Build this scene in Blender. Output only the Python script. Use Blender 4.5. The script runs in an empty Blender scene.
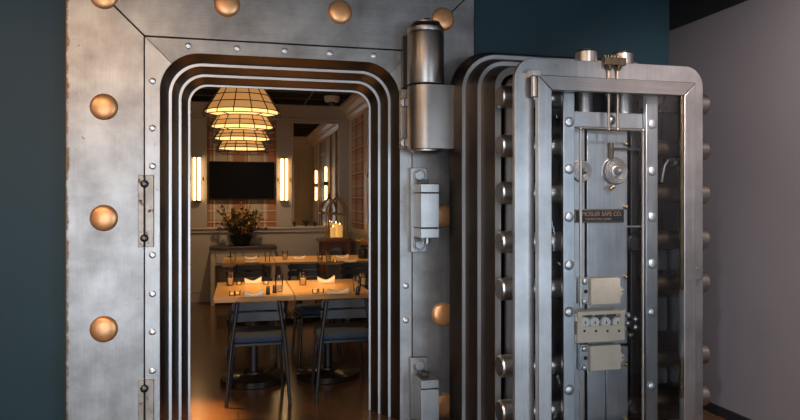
import bpy, bmesh, math, random
from math import pi, sin, cos
from mathutils import Vector, Matrix
random.seed(11)
S = bpy.context.scene
COL = S.collection

# ------------------------------------------------------------------ surveying
H, F, PHI = 1.5, 660.0, math.radians(13.79)
SP, CP = sin(PHI), cos(PHI)
def rx(px):
    u = (px-400.0)/F
    return (SP+u*CP)/(CP-u*SP)
def X(px, y): return y*rx(px)
def Z(px, py, y):
    u = (px-400.0)/F
    return H+(200.0-py)/F*(y/(CP-u*SP))
def PT(px, py, y): return Vector((X(px, y), y, Z(px, py, y)))

# ------------------------------------------------------------------ materials
def new_mat(name):
    m = bpy.data.materials.new(name); m.use_nodes = True
    nt = m.node_tree
    return m, nt, nt.nodes['Principled BSDF']
def mat(name, col, rough=.5, metal=0., emit=None, estr=0., spec=.5, noise=0., nscale=8., bump=0., coat=0.):
    m, nt, b = new_mat(name)
    b.inputs['Base Color'].default_value = (*col, 1)
    b.inputs['Roughness'].default_value = rough
    b.inputs['Metallic'].default_value = metal
    b.inputs['Specular IOR Level'].default_value = spec
    b.inputs['Coat Weight'].default_value = coat
    if emit:
        b.inputs['Emission Color'].default_value = (*emit, 1); b.inputs['Emission Strength'].default_value = estr
    if noise or bump:
        tc = nt.nodes.new('ShaderNodeTexCoord'); n = nt.nodes.new('ShaderNodeTexNoise')
        n.inputs['Scale'].default_value = nscale; n.inputs['Detail'].default_value = 5
        nt.links.new(tc.outputs['Object'], n.inputs['Vector'])
        if noise:
            r = nt.nodes.new('ShaderNodeValToRGB')
            a = [max(0, c*(1-noise)) for c in col]; z = [min(1, c*(1+noise)) for c in col]
            r.color_ramp.elements[0].position = .3; r.color_ramp.elements[1].position = .7
            r.color_ramp.elements[0].color = (*a, 1); r.color_ramp.elements[1].color = (*z, 1)
            nt.links.new(n.outputs['Fac'], r.inputs['Fac']); nt.links.new(r.outputs['Color'], b.inputs['Base Color'])
        if bump:
            bp = nt.nodes.new('ShaderNodeBump'); bp.inputs['Strength'].default_value = bump; bp.inputs['Distance'].default_value = .01
            nt.links.new(n.outputs['Fac'], bp.inputs['Height']); nt.links.new(bp.outputs['Normal'], b.inputs['Normal'])
    return m
def steel(name, c0, c1, rough=.36, brush='Z', blotch=2.2, spots=0., spotcol=(.10, .055, .03), streak=.35, bump=.06, edge=None):
    """brushed bare steel: fine streaks along one axis, soft cloudy patina, optional rust specks"""
    m, nt, b = new_mat(name)
    N = nt.nodes.new; L = nt.links.new
    b.inputs['Metallic'].default_value = 1
    tc = N('ShaderNodeTexCoord')
    mp = N('ShaderNodeMapping')
    mp.inputs['Scale'].default_value = {'Z': (160, 160, 2.5), 'X': (2.5, 160, 160), 'Y': (160, 2.5, 160)}[brush]
    L(tc.outputs['Object'], mp.inputs['Vector'])
    n1 = N('ShaderNodeTexNoise'); n1.inputs['Scale'].default_value = 1; n1.inputs['Detail'].default_value = 3
    L(mp.outputs['Vector'], n1.inputs['Vector'])
    n2 = N('ShaderNodeTexNoise'); n2.inputs['Scale'].default_value = blotch; n2.inputs['Detail'].default_value = 7; n2.inputs['Roughness'].default_value = .6
    L(tc.outputs['Object'], n2.inputs['Vector'])
    r = N('ShaderNodeValToRGB'); r.color_ramp.elements[0].position = .32; r.color_ramp.elements[1].position = .68
    r.color_ramp.elements[0].color = (*c0, 1); r.color_ramp.elements[1].color = (*c1, 1)
    L(n2.outputs['Fac'], r.inputs['Fac'])
    mx = N('ShaderNodeMix'); mx.data_type = 'RGBA'; mx.blend_type = 'MULTIPLY'; mx.inputs['Factor'].default_value = streak
    L(r.outputs['Color'], mx.inputs['A']); L(n1.outputs['Fac'], mx.inputs['B'])
    colour = mx.outputs['Result']
    mr = N('ShaderNodeMapRange'); mr.inputs['To Min'].default_value = rough-.09; mr.inputs['To Max'].default_value = rough+.09
    L(n1.outputs['Fac'], mr.inputs['Value'])
    rough_out = mr.outputs['Result']
    if spots:
        n3 = N('ShaderNodeTexNoise'); n3.inputs['Scale'].default_value = 22; n3.inputs['Detail'].default_value = 8; n3.inputs['Roughness'].default_value = .7
        L(tc.outputs['Object'], n3.inputs['Vector'])
        r3 = N('ShaderNodeValToRGB'); r3.color_ramp.elements[0].position = 1-spots-.06; r3.color_ramp.elements[1].position = 1-spots
        L(n3.outputs['Fac'], r3.inputs['Fac'])
        m3 = N('ShaderNodeMix'); m3.data_type = 'RGBA'; L(r3.outputs['Color'], m3.inputs['Factor'])
        L(colour, m3.inputs['A']); m3.inputs['B'].default_value = (*spotcol, 1)
        colour = m3.outputs['Result']
        m4 = N('ShaderNodeMath'); m4.operation = 'MULTIPLY_ADD'; L(r3.outputs['Color'], m4.inputs[0]); m4.inputs[1].default_value = .4
        L(rough_out, m4.inputs[2]); rough_out = m4.outputs[0]
        m5 = N('ShaderNodeMath'); m5.operation = 'SUBTRACT'; m5.inputs[0].default_value = 1; L(r3.outputs['Color'], m5.inputs[1])
        L(m5.outputs[0], b.inputs['Metallic'])
    if edge:   # brown wear creeping in from one vertical edge
        sx = N('ShaderNodeSeparateXYZ'); L(tc.outputs['Object'], sx.inputs[0])
        er = N('ShaderNodeMapRange'); er.inputs['From Min'].default_value = edge; er.inputs['From Max'].default_value = edge+.055; er.inputs['To Min'].default_value = .36; er.inputs['To Max'].default_value = -.3
        L(sx.outputs['X'], er.inputs['Value'])
        n5 = N('ShaderNodeTexNoise'); n5.inputs['Scale'].default_value = 9; n5.inputs['Detail'].default_value = 8; n5.inputs['Roughness'].default_value = .72; L(tc.outputs['Object'], n5.inputs['Vector'])
        ad = N('ShaderNodeMath'); L(er.outputs['Result'], ad.inputs[0]); L(n5.outputs['Fac'], ad.inputs[1])
        r5 = N('ShaderNodeValToRGB'); r5.color_ramp.elements[0].position = .58; r5.color_ramp.elements[1].position = .74; L(ad.outputs[0], r5.inputs['Fac'])
        m6 = N('ShaderNodeMix'); m6.data_type = 'RGBA'; L(r5.outputs['Color'], m6.inputs['Factor']); L(colour, m6.inputs['A']); m6.inputs['B'].default_value = (.15, .085, .05, 1); colour = m6.outputs['Result']
    L(colour, b.inputs['Base Color']); L(rough_out, b.inputs['Roughness'])
    bp = N('ShaderNodeBump'); bp.inputs['Strength'].default_value = bump; bp.inputs['Distance'].default_value = .002
    L(n1.outputs['Fac'], bp.inputs['Height']); L(bp.outputs['Normal'], b.inputs['Normal'])
    return m
def glass(name, tint=(1, 1, 1), ior=1.45, rough=0.):
    m, nt, b = new_mat(name)
    nt.nodes.remove(b); N = nt.nodes.new; L = nt.links.new
    t = N('ShaderNodeBsdfTransparent'); t.inputs['Color'].default_value = (*tint, 1)
    g = N('ShaderNodeBsdfGlossy'); g.inputs['Roughness'].default_value = rough
    f = N('ShaderNodeFresnel'); f.inputs['IOR'].default_value = ior
    mx = N('ShaderNodeMixShader'); L(f.outputs[0], mx.inputs[0]); L(t.outputs[0], mx.inputs[1]); L(g.outputs[0], mx.inputs[2])
    L(mx.outputs[0], nt.nodes['Material Output'].inputs['Surface'])
    return m

M = {}
M['steel_v'] = steel('brushed_steel_vertical', (.29, .272, .255), (.60, .58, .56), .42, 'Z', 3.2, .30, edge=-1.312)
M['steel_h'] = steel('brushed_steel_horizontal', (.29, .28, .268), (.57, .56, .545), .42, 'X', 3.2)
M['steel_rim'] = steel('rim_steel', (.44, .425, .41), (.64, .63, .615), .42, 'Z', 4.0, .30)
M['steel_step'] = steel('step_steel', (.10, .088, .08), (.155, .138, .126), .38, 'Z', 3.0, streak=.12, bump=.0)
M['steel_lip'] = steel('polished_lip_steel', (.58, .575, .57), (.68, .675, .67), .42, 'Z', 4.0, streak=.12, bump=.0)
M['steel_door'] = steel('door_steel', (.42, .41, .40), (.64, .63, .63), .40, 'Z', 3.5)
M['steel_door_h'] = steel('door_steel_horizontal', (.36, .33, .31), (.50, .47, .45), .42, 'X', 3.0)
M['steel_lock'] = steel('lock_steel', (.56, .58, .60), (.76, .78, .79), .36, 'Z', 5.0)
M['steel_dark'] = steel('dark_steel', (.09, .09, .095), (.17, .165, .165), .4, 'Z', 4.0)
M['steel_chamber'] = steel('chamber_steel', (.035, .037, .04), (.075, .078, .083), .42, 'Z', 6.0)
M['steel_hinge'] = steel('hinge_steel', (.34, .31, .285), (.48, .44, .41), .34, 'Z', 3.0, streak=.12, bump=.0)
M['steel_block'] = steel('block_steel', (.42, .41, .40), (.56, .55, .53), .36, 'Z', 6.0, .27)
M['bolt_steel'] = steel('bolt_steel', (.55, .52, .49), (.74, .71, .68), .36, 'X', 6.0, streak=.12, bump=.0)
M['rusty'] = steel('rusty_plate_steel', (.38, .32, .265), (.58, .52, .46), .46, 'Z', 9.0, .36, (.20, .12, .07))
M['copper'] = steel('copper', (.92, .41, .16), (1.0, .58, .29), .38, 'Z', 9.0, streak=.1)
M['copper'].node_tree.nodes['Principled BSDF'].inputs['Metallic'].default_value = .72
M['brass'] = steel('brass', (.62, .45, .24), (.78, .60, .36), .3, 'Z', 9.0)
M['old_brass'] = steel('old_brass', (.20, .15, .095), (.33, .25, .16), .35, 'Z', 9.0)
M['rod_copper'] = mat('copper_rod', (.66, .53, .42), .32, 1)
M['chrome'] = mat('chrome', (.82, .82, .82), .15, 1)
M['screw'] = mat('bright_screw', (.85, .87, .89), .38, .9)
M['dark_bolt'] = mat('dark_bolt', (.12, .12, .13), .35, 1)
M['cream_metal'] = mat('cream_enamel', (.78, .67, .52), .4, .0, noise=.06, nscale=20)
M['black_metal'] = mat('black_metal', (.012, .012, .014), .38, .0)
M['enamel'] = mat('white_enamel', (.85, .84, .80), .3)
M['slot'] = mat('dark_slot', (.01, .01, .012), .7)
M['teal'] = mat('teal_paint', (.009, .041, .059), .55, noise=.08, nscale=3)
M['lilac'] = mat('lilac_grey_paint', (.145, .137, .152), .62, noise=.05, nscale=2)
M['black_paint'] = mat('black_paint', (.007, .007, .008), .6)
M['greige'] = mat('greige_paint', (.36, .32, .275), .55, noise=.03, nscale=3)
M['beige_trim'] = mat('beige_trim_paint', (.46, .40, .33), .5)
M['grey_wall'] = mat('lobby_plaster', (.28, .28, .29), .7)
M['black_tile'] = mat('black_ceiling_tile', (.006, .0055, .005), .8, spec=.1)
M['tbar'] = mat('ceiling_grid', (.05, .043, .036), .5)
M['mirror'] = mat('mirror_silver', (.86, .84, .80), .015, 1)
M['tv'] = mat('tv_screen', (.004, .004, .005), .4, spec=.05)
M['tv_case'] = mat('tv_case', (.01, .01, .01), .5, spec=.2)
M['sconce'] = mat('sconce_glass', (1, .85, .6), .4, emit=(1, .62, .27), estr=8.0)
M['shade'] = mat('amber_shade', (.55, .32, .14), .7, emit=(1, .45, .12), estr=.42)
M['shade_in'] = mat('amber_shade_lining', (.8, .6, .3), .7, emit=(1, .66, .26), estr=1.15)
M['candle'] = mat('candle_wax', (.85, .55, .22), .5, emit=(1, .55, .14), estr=.45)
M['flame'] = mat('candle_flame', (1, .8, .4), .5, emit=(1, .7, .3), estr=6)
M['linen'] = mat('linen', (.80, .70, .58), .9, bump=.3, nscale=60)
def wavy(m, scale, strength):
    nt = m.node_tree; N = nt.nodes.new; L = nt.links.new
    tc = N('ShaderNodeTexCoord'); n = N('ShaderNodeTexNoise'); n.inputs['Scale'].default_value = scale; n.inputs['Detail'].default_value = 2; n.inputs['Distortion'].default_value = 1.5
    bp = N('ShaderNodeBump'); bp.inputs['Strength'].default_value = strength; bp.inputs['Distance'].default_value = .02
    L(tc.outputs['Object'], n.inputs['Vector']); L(n.outputs['Fac'], bp.inputs['Height'])
    for q in nt.nodes:
        if q.type in ('BSDF_GLOSSY',): L(bp.outputs['Normal'], q.inputs['Normal'])
M['tumbler'] = glass('tumbler_glass', (.99, .985, .97), 1.35)
M['pane'] = glass('door_glass', (.955, .965, .97), 1.42)
wavy(M['pane'], 5, .25)
M['winpane'] = glass('window_glass', (.97, .98, .98), 1.45)
M['water'] = mat('amber_wax_fill', (.85, .60, .28), .3)
M['cream_wood'] = mat('cream_painted_wood', (.50, .43, .33), .5, noise=.06, nscale=6)
M['dark_wood'] = mat('dark_wood', (.05, .033, .024), .4, noise=.3, nscale=12)
M['red_wood'] = mat('red_brown_wood', (.16, .052, .024), .38, noise=.3, nscale=10)
M['lantern_wood'] = mat('weathered_wood', (.27, .16, .075), .6, noise=.25, nscale=20)
M['chair_wood'] = mat('charcoal_chair_wood', (.026, .031, .038), .45, noise=.2, nscale=14)
M['cushion'] = mat('blue_cushion', (.024, .047, .088), .85, bump=.2, nscale=90)
M['bowl'] = mat('black_bowl', (.012, .014, .014), .35)
M['leaf'] = mat('olive_leaf', (.075, .085, .025), .6, noise=.4, nscale=9)
M['leaf_dark'] = mat('plum_leaf', (.06, .028, .035), .6, noise=.4, nscale=9)
M['leaf_gold'] = mat('golden_leaf', (.42, .24, .045), .6, noise=.3, nscale=9)
M['berry'] = mat('rust_blossom', (.45, .22, .12), .7)
M['stem'] = mat('stem', (.06, .045, .02), .7)
M['yellow'] = mat('yellow_petal', (.62, .40, .03), .6)
M['shaker'] = mat('dark_glass_shaker', (.02, .018, .016), .15)
M['cutlery'] = mat('cutlery', (.75, .70, .62), .2, 1)
M['white_plastic'] = mat('white_plastic', (.50, .44, .37), .5)
M['picture'] = mat('picture_print', (.30, .25, .20), .5, noise=.5, nscale=14)
M['gold_frame'] = mat('gilt_frame', (.55, .38, .18), .4, .6)
M['letter'] = mat('copper_letter', (.46, .25, .15), .45, .4)
M['plate_black'] = mat('blackened_plate', (.02, .022, .03), .4, .4)

def wood_top():
    m, nt, b = new_mat('honey_table_wood'); N = nt.nodes.new; L = nt.links.new
    tc = N('ShaderNodeTexCoord'); mp = N('ShaderNodeMapping'); mp.inputs['Scale'].default_value = (3, 40, 40); L(tc.outputs['Object'], mp.inputs['Vector'])
    n = N('ShaderNodeTexNoise'); n.inputs['Scale'].default_value = 1; n.inputs['Detail'].default_value = 6; L(mp.outputs['Vector'], n.inputs['Vector'])
    r = N('ShaderNodeValToRGB'); r.color_ramp.elements[0].position = .3; r.color_ramp.elements[1].position = .75
    r.color_ramp.elements[0].color = (.42, .235, .085, 1); r.color_ramp.elements[1].color = (.66, .42, .18, 1)
    L(n.outputs['Fac'], r.inputs['Fac']); L(r.outputs['Color'], b.inputs['Base Color'])
    b.inputs['Roughness'].default_value = .32
    return m
M['honey'] = wood_top()
def floor_mat():
    m, nt, b = new_mat('brown_plank_floor'); N = nt.nodes.new; L = nt.links.new
    tc = N('ShaderNodeTexCoord')
    br = N('ShaderNodeTexBrick'); br.inputs['Scale'].default_value = 1; br.inputs['Brick Width'].default_value = 1.6; br.inputs['Row Height'].default_value = .16
    br.inputs['Mortar Size'].default_value = .003; br.inputs['Color1'].default_value = (.075, .040, .023, 1); br.inputs['Color2'].default_value = (.10, .055, .032, 1); br.inputs['Mortar'].default_value = (.03, .016, .01, 1)
    L(tc.outputs['Object'], br.inputs['Vector'])
    mp = N('ShaderNodeMapping'); mp.inputs['Scale'].default_value = (4, 50, 50); L(tc.outputs['Object'], mp.inputs['Vector'])
    n = N('ShaderNodeTexNoise'); n.inputs['Scale'].default_value = 1; n.inputs['Detail'].default_value = 6; L(mp.outputs['Vector'], n.inputs['Vector'])
    mx = N('ShaderNodeMix'); mx.data_type = 'RGBA'; mx.blend_type = 'MULTIPLY'; mx.inputs['Factor'].default_value = .7
    L(br.outputs['Color'], mx.inputs['A']); L(n.outputs['Color'], mx.inputs['B'])
    g = N('ShaderNodeHueSaturation'); g.inputs['Value'].default_value = 1.6; L(mx.outputs['Result'], g.inputs['Color'])
    sat = N('ShaderNodeMix'); sat.data_type = 'RGBA'; sat.inputs['Factor'].default_value = .55; L(g.outputs['Color'], sat.inputs['A']); L(br.outputs['Color'], sat.inputs['B'])
    L(sat.outputs['Result'], b.inputs['Base Color'])
    b.inputs['Roughness'].default_value = .20
    bp = N('ShaderNodeBump'); bp.inputs['Strength'].default_value = .12; bp.inputs['Distance'].default_value = .004
    L(n.outputs['Fac'], bp.inputs['Height']); L(bp.outputs['Normal'], b.inputs['Normal'])
    return m
M['floor'] = floor_mat()
def plaid(axis):
    """tartan wall cloth: broad rust and cream bands with narrow dark and pale lines, both ways"""
    m, nt, b = new_mat('plaid_wall_cloth_'+axis); N = nt.nodes.new; L = nt.links.new
    tc = N('ShaderNodeTexCoord'); sx = N('ShaderNodeSeparateXYZ'); L(tc.outputs['Object'], sx.inputs[0])
    def band(src, period, off, lo, hi):
        a = N('ShaderNodeMath'); a.operation = 'ADD'; L(src, a.inputs[0]); a.inputs[1].default_value = off+50*period
        d = N('ShaderNodeMath'); d.operation = 'DIVIDE'; L(a.outputs[0], d.inputs[0]); d.inputs[1].default_value = period
        f = N('ShaderNodeMath'); f.operation = 'FRACT'; L(d.outputs[0], f.inputs[0])
        g = N('ShaderNodeMath'); g.operation = 'GREATER_THAN'; L(f.outputs[0], g.inputs[0]); g.inputs[1].default_value = lo
        l = N('ShaderNodeMath'); l.operation = 'LESS_THAN'; L(f.outputs[0], l.inputs[0]); l.inputs[1].default_value = hi
        p = N('ShaderNodeMath'); p.operation = 'MULTIPLY'; L(g.outputs[0], p.inputs[0]); L(l.outputs[0], p.inputs[1])
        return p.outputs[0]
    h = sx.outputs['X'] if axis == 'X' else sx.outputs['Y']; v = sx.outputs['Z']
    col = None
    def layer(fac, c, amt):
        nonlocal col
        k = N('ShaderNodeMath'); k.operation = 'MULTIPLY'; L(fac, k.inputs[0]); k.inputs[1].default_value = amt
        mx = N('ShaderNodeMix'); mx.data_type = 'RGBA'; L(k.outputs[0], mx.inputs['Factor'])
        if col is None: mx.inputs['A'].default_value = (.38, .31, .24, 1)
        else: L(col, mx.inputs['A'])
        mx.inputs['B'].default_value = (*c, 1); col = mx.outputs['Result']
    rust, dark, pale = (.30, .10, .04), (.13, .06, .045), (.66, .60, .52)
    layer(band(h, .50, .08, .02, .36), rust, .8); layer(band(v, .36, .02, .05, .42), rust, .6)
    layer(band(h, .50, .08, .55, .72), (.36, .33, .30), .45)
    for s, p in ((h, .50), (v, .36)):
        layer(band(s, p, .08, .40, .44), dark, .6); layer(band(s, p, .08, .84, .865), dark, .6)
        layer(band(s, p, .08, .47, .50), pale, .75); layer(band(s, p, .08, .93, .96), pale, .6)
    L(col, b.inputs['Base Color']); b.inputs['Roughness'].default_value = .85
    return m
M['plaid_x'] = plaid('X'); M['plaid_y'] = plaid('Y')

# ------------------------------------------------------------------ mesh kit
class B:
    def __init__(s): s.bm = bmesh.new()
    def box(s, a, b):
        a, b = Vector(a), Vector(b); c = (a+b)/2; d = b-a
        bmesh.ops.create_cube(s.bm, size=1, matrix=Matrix.Translation(c) @ Matrix.Diagonal((abs(d.x), abs(d.y), abs(d.z), 1)))
        return s
    def cyl(s, p, q, r, r2=None, n=24, cap=True):
        p, q = Vector(p), Vector(q); d = q-p
        rot = d.to_track_quat('Z', 'Y').to_matrix().to_4x4()
        bmesh.ops.create_cone(s.bm, cap_ends=cap, segments=n, radius1=r, radius2=r if r2 is None else r2, depth=d.length, matrix=Matrix.Translation((p+q)/2) @ rot)
        return s
    def ball(s, c, r, sc=(1, 1, 1), u=16, v=10):
        bmesh.ops.create_uvsphere(s.bm, u_segments=u, v_segments=v, radius=r, matrix=Matrix.Translation(c) @ Matrix.Diagonal((*sc, 1)))
        return s
    def loops(s, loops, closed=True, cap0=False, cap1=False):
        V = [[s.bm.verts.new(p) for p in l] for l in loops]
        n = len(V[0])
        for a, b in zip(V[:-1], V[1:]):
            for i in range(n if closed else n-1):
                j = (i+1) % n
                try: s.bm.faces.new((a[i], a[j], b[j], b[i]))
                except ValueError: pass
        if cap0: s.bm.faces.new(V[0])
        if cap1: s.bm.faces.new(list(reversed(V[-1])))
        return s
    def lathe(s, prof, c, axis='Z', n=28):
        c = Vector(c); L = []
        for r, h in prof:
            l = []
            for i in range(n):
                t = 2*pi*i/n; a, b = max(r, 1e-4)*cos(t), max(r, 1e-4)*sin(t)
                l.append(c+Vector({'Z': (a, b, h), 'Y': (a, h, b), 'X': (h, a, b)}[axis]))
            L.append(l)
        return s.loops(L, True, True, True)
    def tube(s, pts, r, n=10):
        pts = [Vector(p) for p in pts]; L = []
        for i, p in enumerate(pts):
            d = (pts[min(i+1, len(pts)-1)]-pts[max(i-1, 0)]).normalized()
            q = d.to_track_quat('Z', 'Y'); rr = r[i] if isinstance(r, (list, tuple)) else r
            L.append([p+q @ Vector((rr*cos(2*pi*k/n), rr*sin(2*pi*k/n), 0)) for k in range(n)])
        return s.loops(L, True, True, True)
    def ring(s, c, R, r, n=40, k=6):
        c = Vector(c); L = []
        for i in range(n+1):
            t = 2*pi*i/n; o = Vector((cos(t), sin(t), 0))
            L.append([c+o*(R+r*cos(2*pi*j/k))+Vector((0, 0, r*sin(2*pi*j/k))) for j in range(k)])
        return s.loops(L)
    def prism(s, pts, y0, y1):
        """polygon in the XZ plane, pushed from y0 to y1"""
        return s.loops([[Vector((x, y0, z)) for x, z in pts], [Vector((x, y1, z)) for x, z in pts]], True, True, True)
    def prism_x(s, pts, x0, x1):
        return s.loops([[Vector((x0, y, z)) for y, z in pts], [Vector((x1, y, z)) for y, z in pts]], True, True, True)
    def prism_z(s, pts, z0, z1):
        return s.loops([[Vector((x, y, z0)) for x, y in pts], [Vector((x, y, z1)) for x, y in pts]], True, True, True)
BASE = {}
def obj(name, b, m, parent=None, world=True, bevel=0., smooth=35., seg=2):
    me = bpy.data.meshes.new(name)
    bm = b.bm if isinstance(b, B) else b
    base = BASE.get(parent.name, Vector()) if (parent and world) else Vector()
    if base.length: bmesh.ops.translate(bm, verts=bm.verts, vec=-base)
    bmesh.ops.remove_doubles(bm, verts=bm.verts, dist=1e-6)
    bmesh.ops.recalc_face_normals(bm, faces=bm.faces)
    bm.to_mesh(me); bm.free()
    me.materials.append(M[m] if isinstance(m, str) else m)
    if smooth:
        me.shade_smooth(); me.set_sharp_from_angle(angle=math.radians(smooth))
    o = bpy.data.objects.new(name, me); COL.objects.link(o)
    if parent:
        o.parent = parent; BASE[o.name] = base
    if bevel:
        md = o.modifiers.new('bevel', 'BEVEL'); md.width = bevel; md.segments = seg; md.limit_method = 'ANGLE'; md.angle_limit = math.radians(40)
    return o
def tag(o, label=None, cat=None, group=None, kind=None):
    if label: o['label'] = label
    if cat: o['category'] = cat
    if group: o['group'] = group
    if kind: o['kind'] = kind
    return o
def thing(name, label, cat, loc=(0, 0, 0), rz=0, group=None):
    o = bpy.data.objects.new(name, None); COL.objects.link(o); o.location = loc; o.rotation_euler = (0, 0, rz)
    o.empty_display_size = .1
    BASE[o.name] = Vector(loc)
    return tag(o, label, cat, group)
def struct(name, b, m, bevel=0., smooth=35., parent=None):
    o = obj(name, b, m, parent, bevel=bevel, smooth=smooth)
    if not parent: o['kind'] = 'structure'
    return o
def dup(o, loc, rz=None, label=None, group=None):
    def rec(s, par):
        c = s.copy(); COL.objects.link(c)
        if par: c.parent = par
        for ch in s.children: rec(ch, c)
        return c
    r = rec(o, None); r.location = loc
    if rz is not None: r.rotation_euler = (0, 0, rz)
    if label: r['label'] = label
    if group: r['group'] = group
    BASE[r.name] = Vector(loc)
    return r

# ------------------------------------------------------------------ levels
YP = 4.35                 # face of the steel architrave
YT = 4.48                 # teal wall
YB = 10.14                # far wall of the dining room
XR = 3.25                 # lobby's right wall
XD = 1.69                 # dining room's right wall
ZL, ZD = 3.5, 2.95       # ceilings
CX = .298                 # centre of the vault opening

# ------------------------------------------------------------------ the setting: lobby
struct('floor', B().box((-4.2, -4.4, -.12), (4.2, 10.6, 0)), 'floor', smooth=0)
hw = .80
w = B().box((-4.0, YT, 0), (CX-hw, 4.70, 3.6)).box((CX+hw, YT, 0), (XR+.15, 4.70, 3.6)).box((CX-hw, YT, 2.46), (CX+hw, 4.70, 3.6))
struct('wall_vault', w, 'teal', smooth=0)
struct('wall_right', B().box((XR, -4.2, 0), (XR+.15, -3.1, 2.81)).box((XR, .1, 0), (XR+.15, YT, 2.81)).box((XR, -3.1, 0), (XR+.15, .1, .06)).box((XR, -3.1, 2.45), (XR+.15, .1, 2.81)), 'lilac', smooth=0)
struct('wall_right_upper', B().box((XR+.004, -4.2, 2.81), (XR+.15, YT, 3.6)), 'black_paint', smooth=0)
struct('wall_left', B().box((-4.0, -4.2, 0), (-3.85, YT, 3.6)), 'grey_wall', smooth=0)
struct('ceiling', B().box((-4.0, -4.2, ZL), (XR+.15, YT, ZL+.12)), 'black_paint', smooth=0)
bb = B().box((XR-.014, -4.05, 0), (XR, YT, .07)); struct('baseboard_right', bb, 'black_paint', bevel=.003)
struct('baseboard_vault', B().box((1.64, YT-.014, 0), (XR-.014, YT, .07)), 'black_paint', bevel=.003)
# street side behind the camera: two wide shop windows
w = B()
for a, b_ in ((-3.85, -3.3), (-.35, .15), (2.6, XR)): w.box((a, -4.2, 0), (b_, -4.05, ZL))
w.box((-3.3, -4.2, 0), (-.35, -4.05, .06)).box((-3.3, -4.2, 2.45), (-.35, -4.05, ZL)).box((.15, -4.2, 0), (2.6, -4.05, .65)).box((.15, -4.2, 2.45), (2.6, -4.05, ZL))
struct('wall_street', w, 'grey_wall', smooth=0)
for k, (a, b_, c, d) in enumerate(((-3.3, -.35, .06, 2.45), (.15, 2.6, .65, 2.45))):
    w = B(); t = .05
    w.box((a, -4.16, c), (a+t, -4.09, d)).box((b_-t, -4.16, c), (b_, -4.09, d)).box((a, -4.16, c), (b_, -4.09, c+t)).box((a, -4.16, d-t), (b_, -4.09, d)).box(((a+b_)/2-.025, -4.16, c), ((a+b_)/2+.025, -4.09, d))
    o = struct('window_%d' % (k+1), w, 'black_metal', smooth=0)
    g = obj('pane', B().box((a, -4.13, c), (b_, -4.124, d)), 'winpane', o, smooth=0)

w = B()
for a, b_ in ((-3.1, -3.05), (-1.525, -1.475), (.05, .1)): w.box((XR+.03, a, .06), (XR+.1, b_, 2.45))
w.box((XR+.03, -3.05, .06), (XR+.1, .05, .11)).box((XR+.03, -3.05, 2.4), (XR+.1, .05, 2.45))
o = struct('window_3', w, 'black_metal', smooth=0)  # unseen side window, added so that daylight reaches the vault door
obj('pane', B().box((XR+.06, -3.1, .06), (XR+.066, .1, 2.45)), 'winpane', o, smooth=0)

# ------------------------------------------------------------------ the setting: dining room
struct('wall_dining_front', B().box((-3.0, 4.70, 0), (CX-.72, 4.86, 3.1)).box((CX+.72, 4.70, 0), (XD+.15, 4.86, 3.1)).box((CX-.72, 4.70, 2.375), (CX+.72, 4.86, 3.1)), 'beige_trim', smooth=0)
struct('wall_dining_left', B().box((-3.15, 4.70, 0), (-3.0, YB+.15, 3.1)), 'greige', smooth=0)
struct('wall_dining_right', B().box((XD, 4.86, 0), (XD+.15, YB, 3.1)), 'greige', smooth=0)
struct('wall_dining_back', B().box((-3.0, YB, 0), (XD+.15, YB+.15, 3.1)), 'greige', smooth=0)
c = B().box((-3.0, 4.86, ZD), (XD, YB, ZD+.12)); struct('ceiling_dining', c, 'black_tile', smooth=0)
g = B()
for k in range(9): g.box((-3.0, 5.2+k*.61, ZD-.012), (XD, 5.225+k*.61, ZD))
for k in range(8): g.box((-2.7+k*.61, 4.86, ZD-.012), (-2.675+k*.61, YB, ZD))
struct('ceiling_grid_trim', g, 'tbar', smooth=0)
ZR = 1.075               # chair rail
struct('trim_1', B().box((-3.0, YB-.045, ZR-.012), (XD, YB, ZR+.022)).box((-3.0, YB-.025, ZR-.06), (XD, YB, ZR-.012)), 'beige_trim', bevel=.006)
struct('trim_2', B().box((XD-.045, 4.86, ZR-.012), (XD, YB-.045, ZR+.022)).box((XD-.025, 4.86, ZR-.06), (XD, YB-.045, ZR-.012)), 'beige_trim', bevel=.006)
struct('baseboard_back', B().box((-3.0, YB-.022, 0), (XD, YB, .16)).box((-3.0, YB-.03, .14), (XD, YB, .16)), 'greige', bevel=.004)
struct('baseboard_dining_right', B().box((XD-.022, 4.86, 0), (XD, YB-.022, .16)), 'greige', bevel=.004)
# frieze and crown
struct('trim_3', B().box((-3.0, YB-.05, 2.72), (XD, YB, ZD)).box((-3.0, YB-.07, 2.71), (XD, YB, 2.745)), 'greige', bevel=.008)
def crown_prof(): return [(0, 2.70), (-.03, 2.70), (-.04, 2.73), (-.075, 2.77), (-.085, 2.81), (-.13, 2.85), (-.15, 2.90), (-.17, 2.905), (-.17, ZD), (0, ZD)]
w = B().loops([[Vector((XD+a, 4.86, z)) for a, z in crown_prof()], [Vector((XD+a, YB-.05, z)) for a, z in crown_prof()]], True, True, True)
struct('trim_4', w, 'beige_trim', smooth=0)
w = B().loops([[Vector((-3.0, 4.86-a, z)) for a, z in crown_prof()], [Vector((XD, 4.86-a, z)) for a, z in crown_prof()]], True, True, True)
struct('trim_5', w, 'beige_trim', smooth=0)
# pilasters on the far wall with plaid between
xp = [X(190, YB)-.45, X(207.3, YB), X(276, YB), X(292, YB), X(339.5, YB), XD]
n = 6
for a, b_ in ((xp[0], xp[1]), (xp[2], xp[3]), (xp[4], xp[5])):
    struct('trim_%d' % n, B().box((a, YB-.04, ZR+.022), (b_, YB, 2.71)), 'greige', bevel=.006); n += 1
struct('wall_back_plaid_panel', B().box((xp[1], YB-.012, ZR+.022), (xp[2], YB, 2.71)), 'plaid_x', smooth=0)
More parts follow.
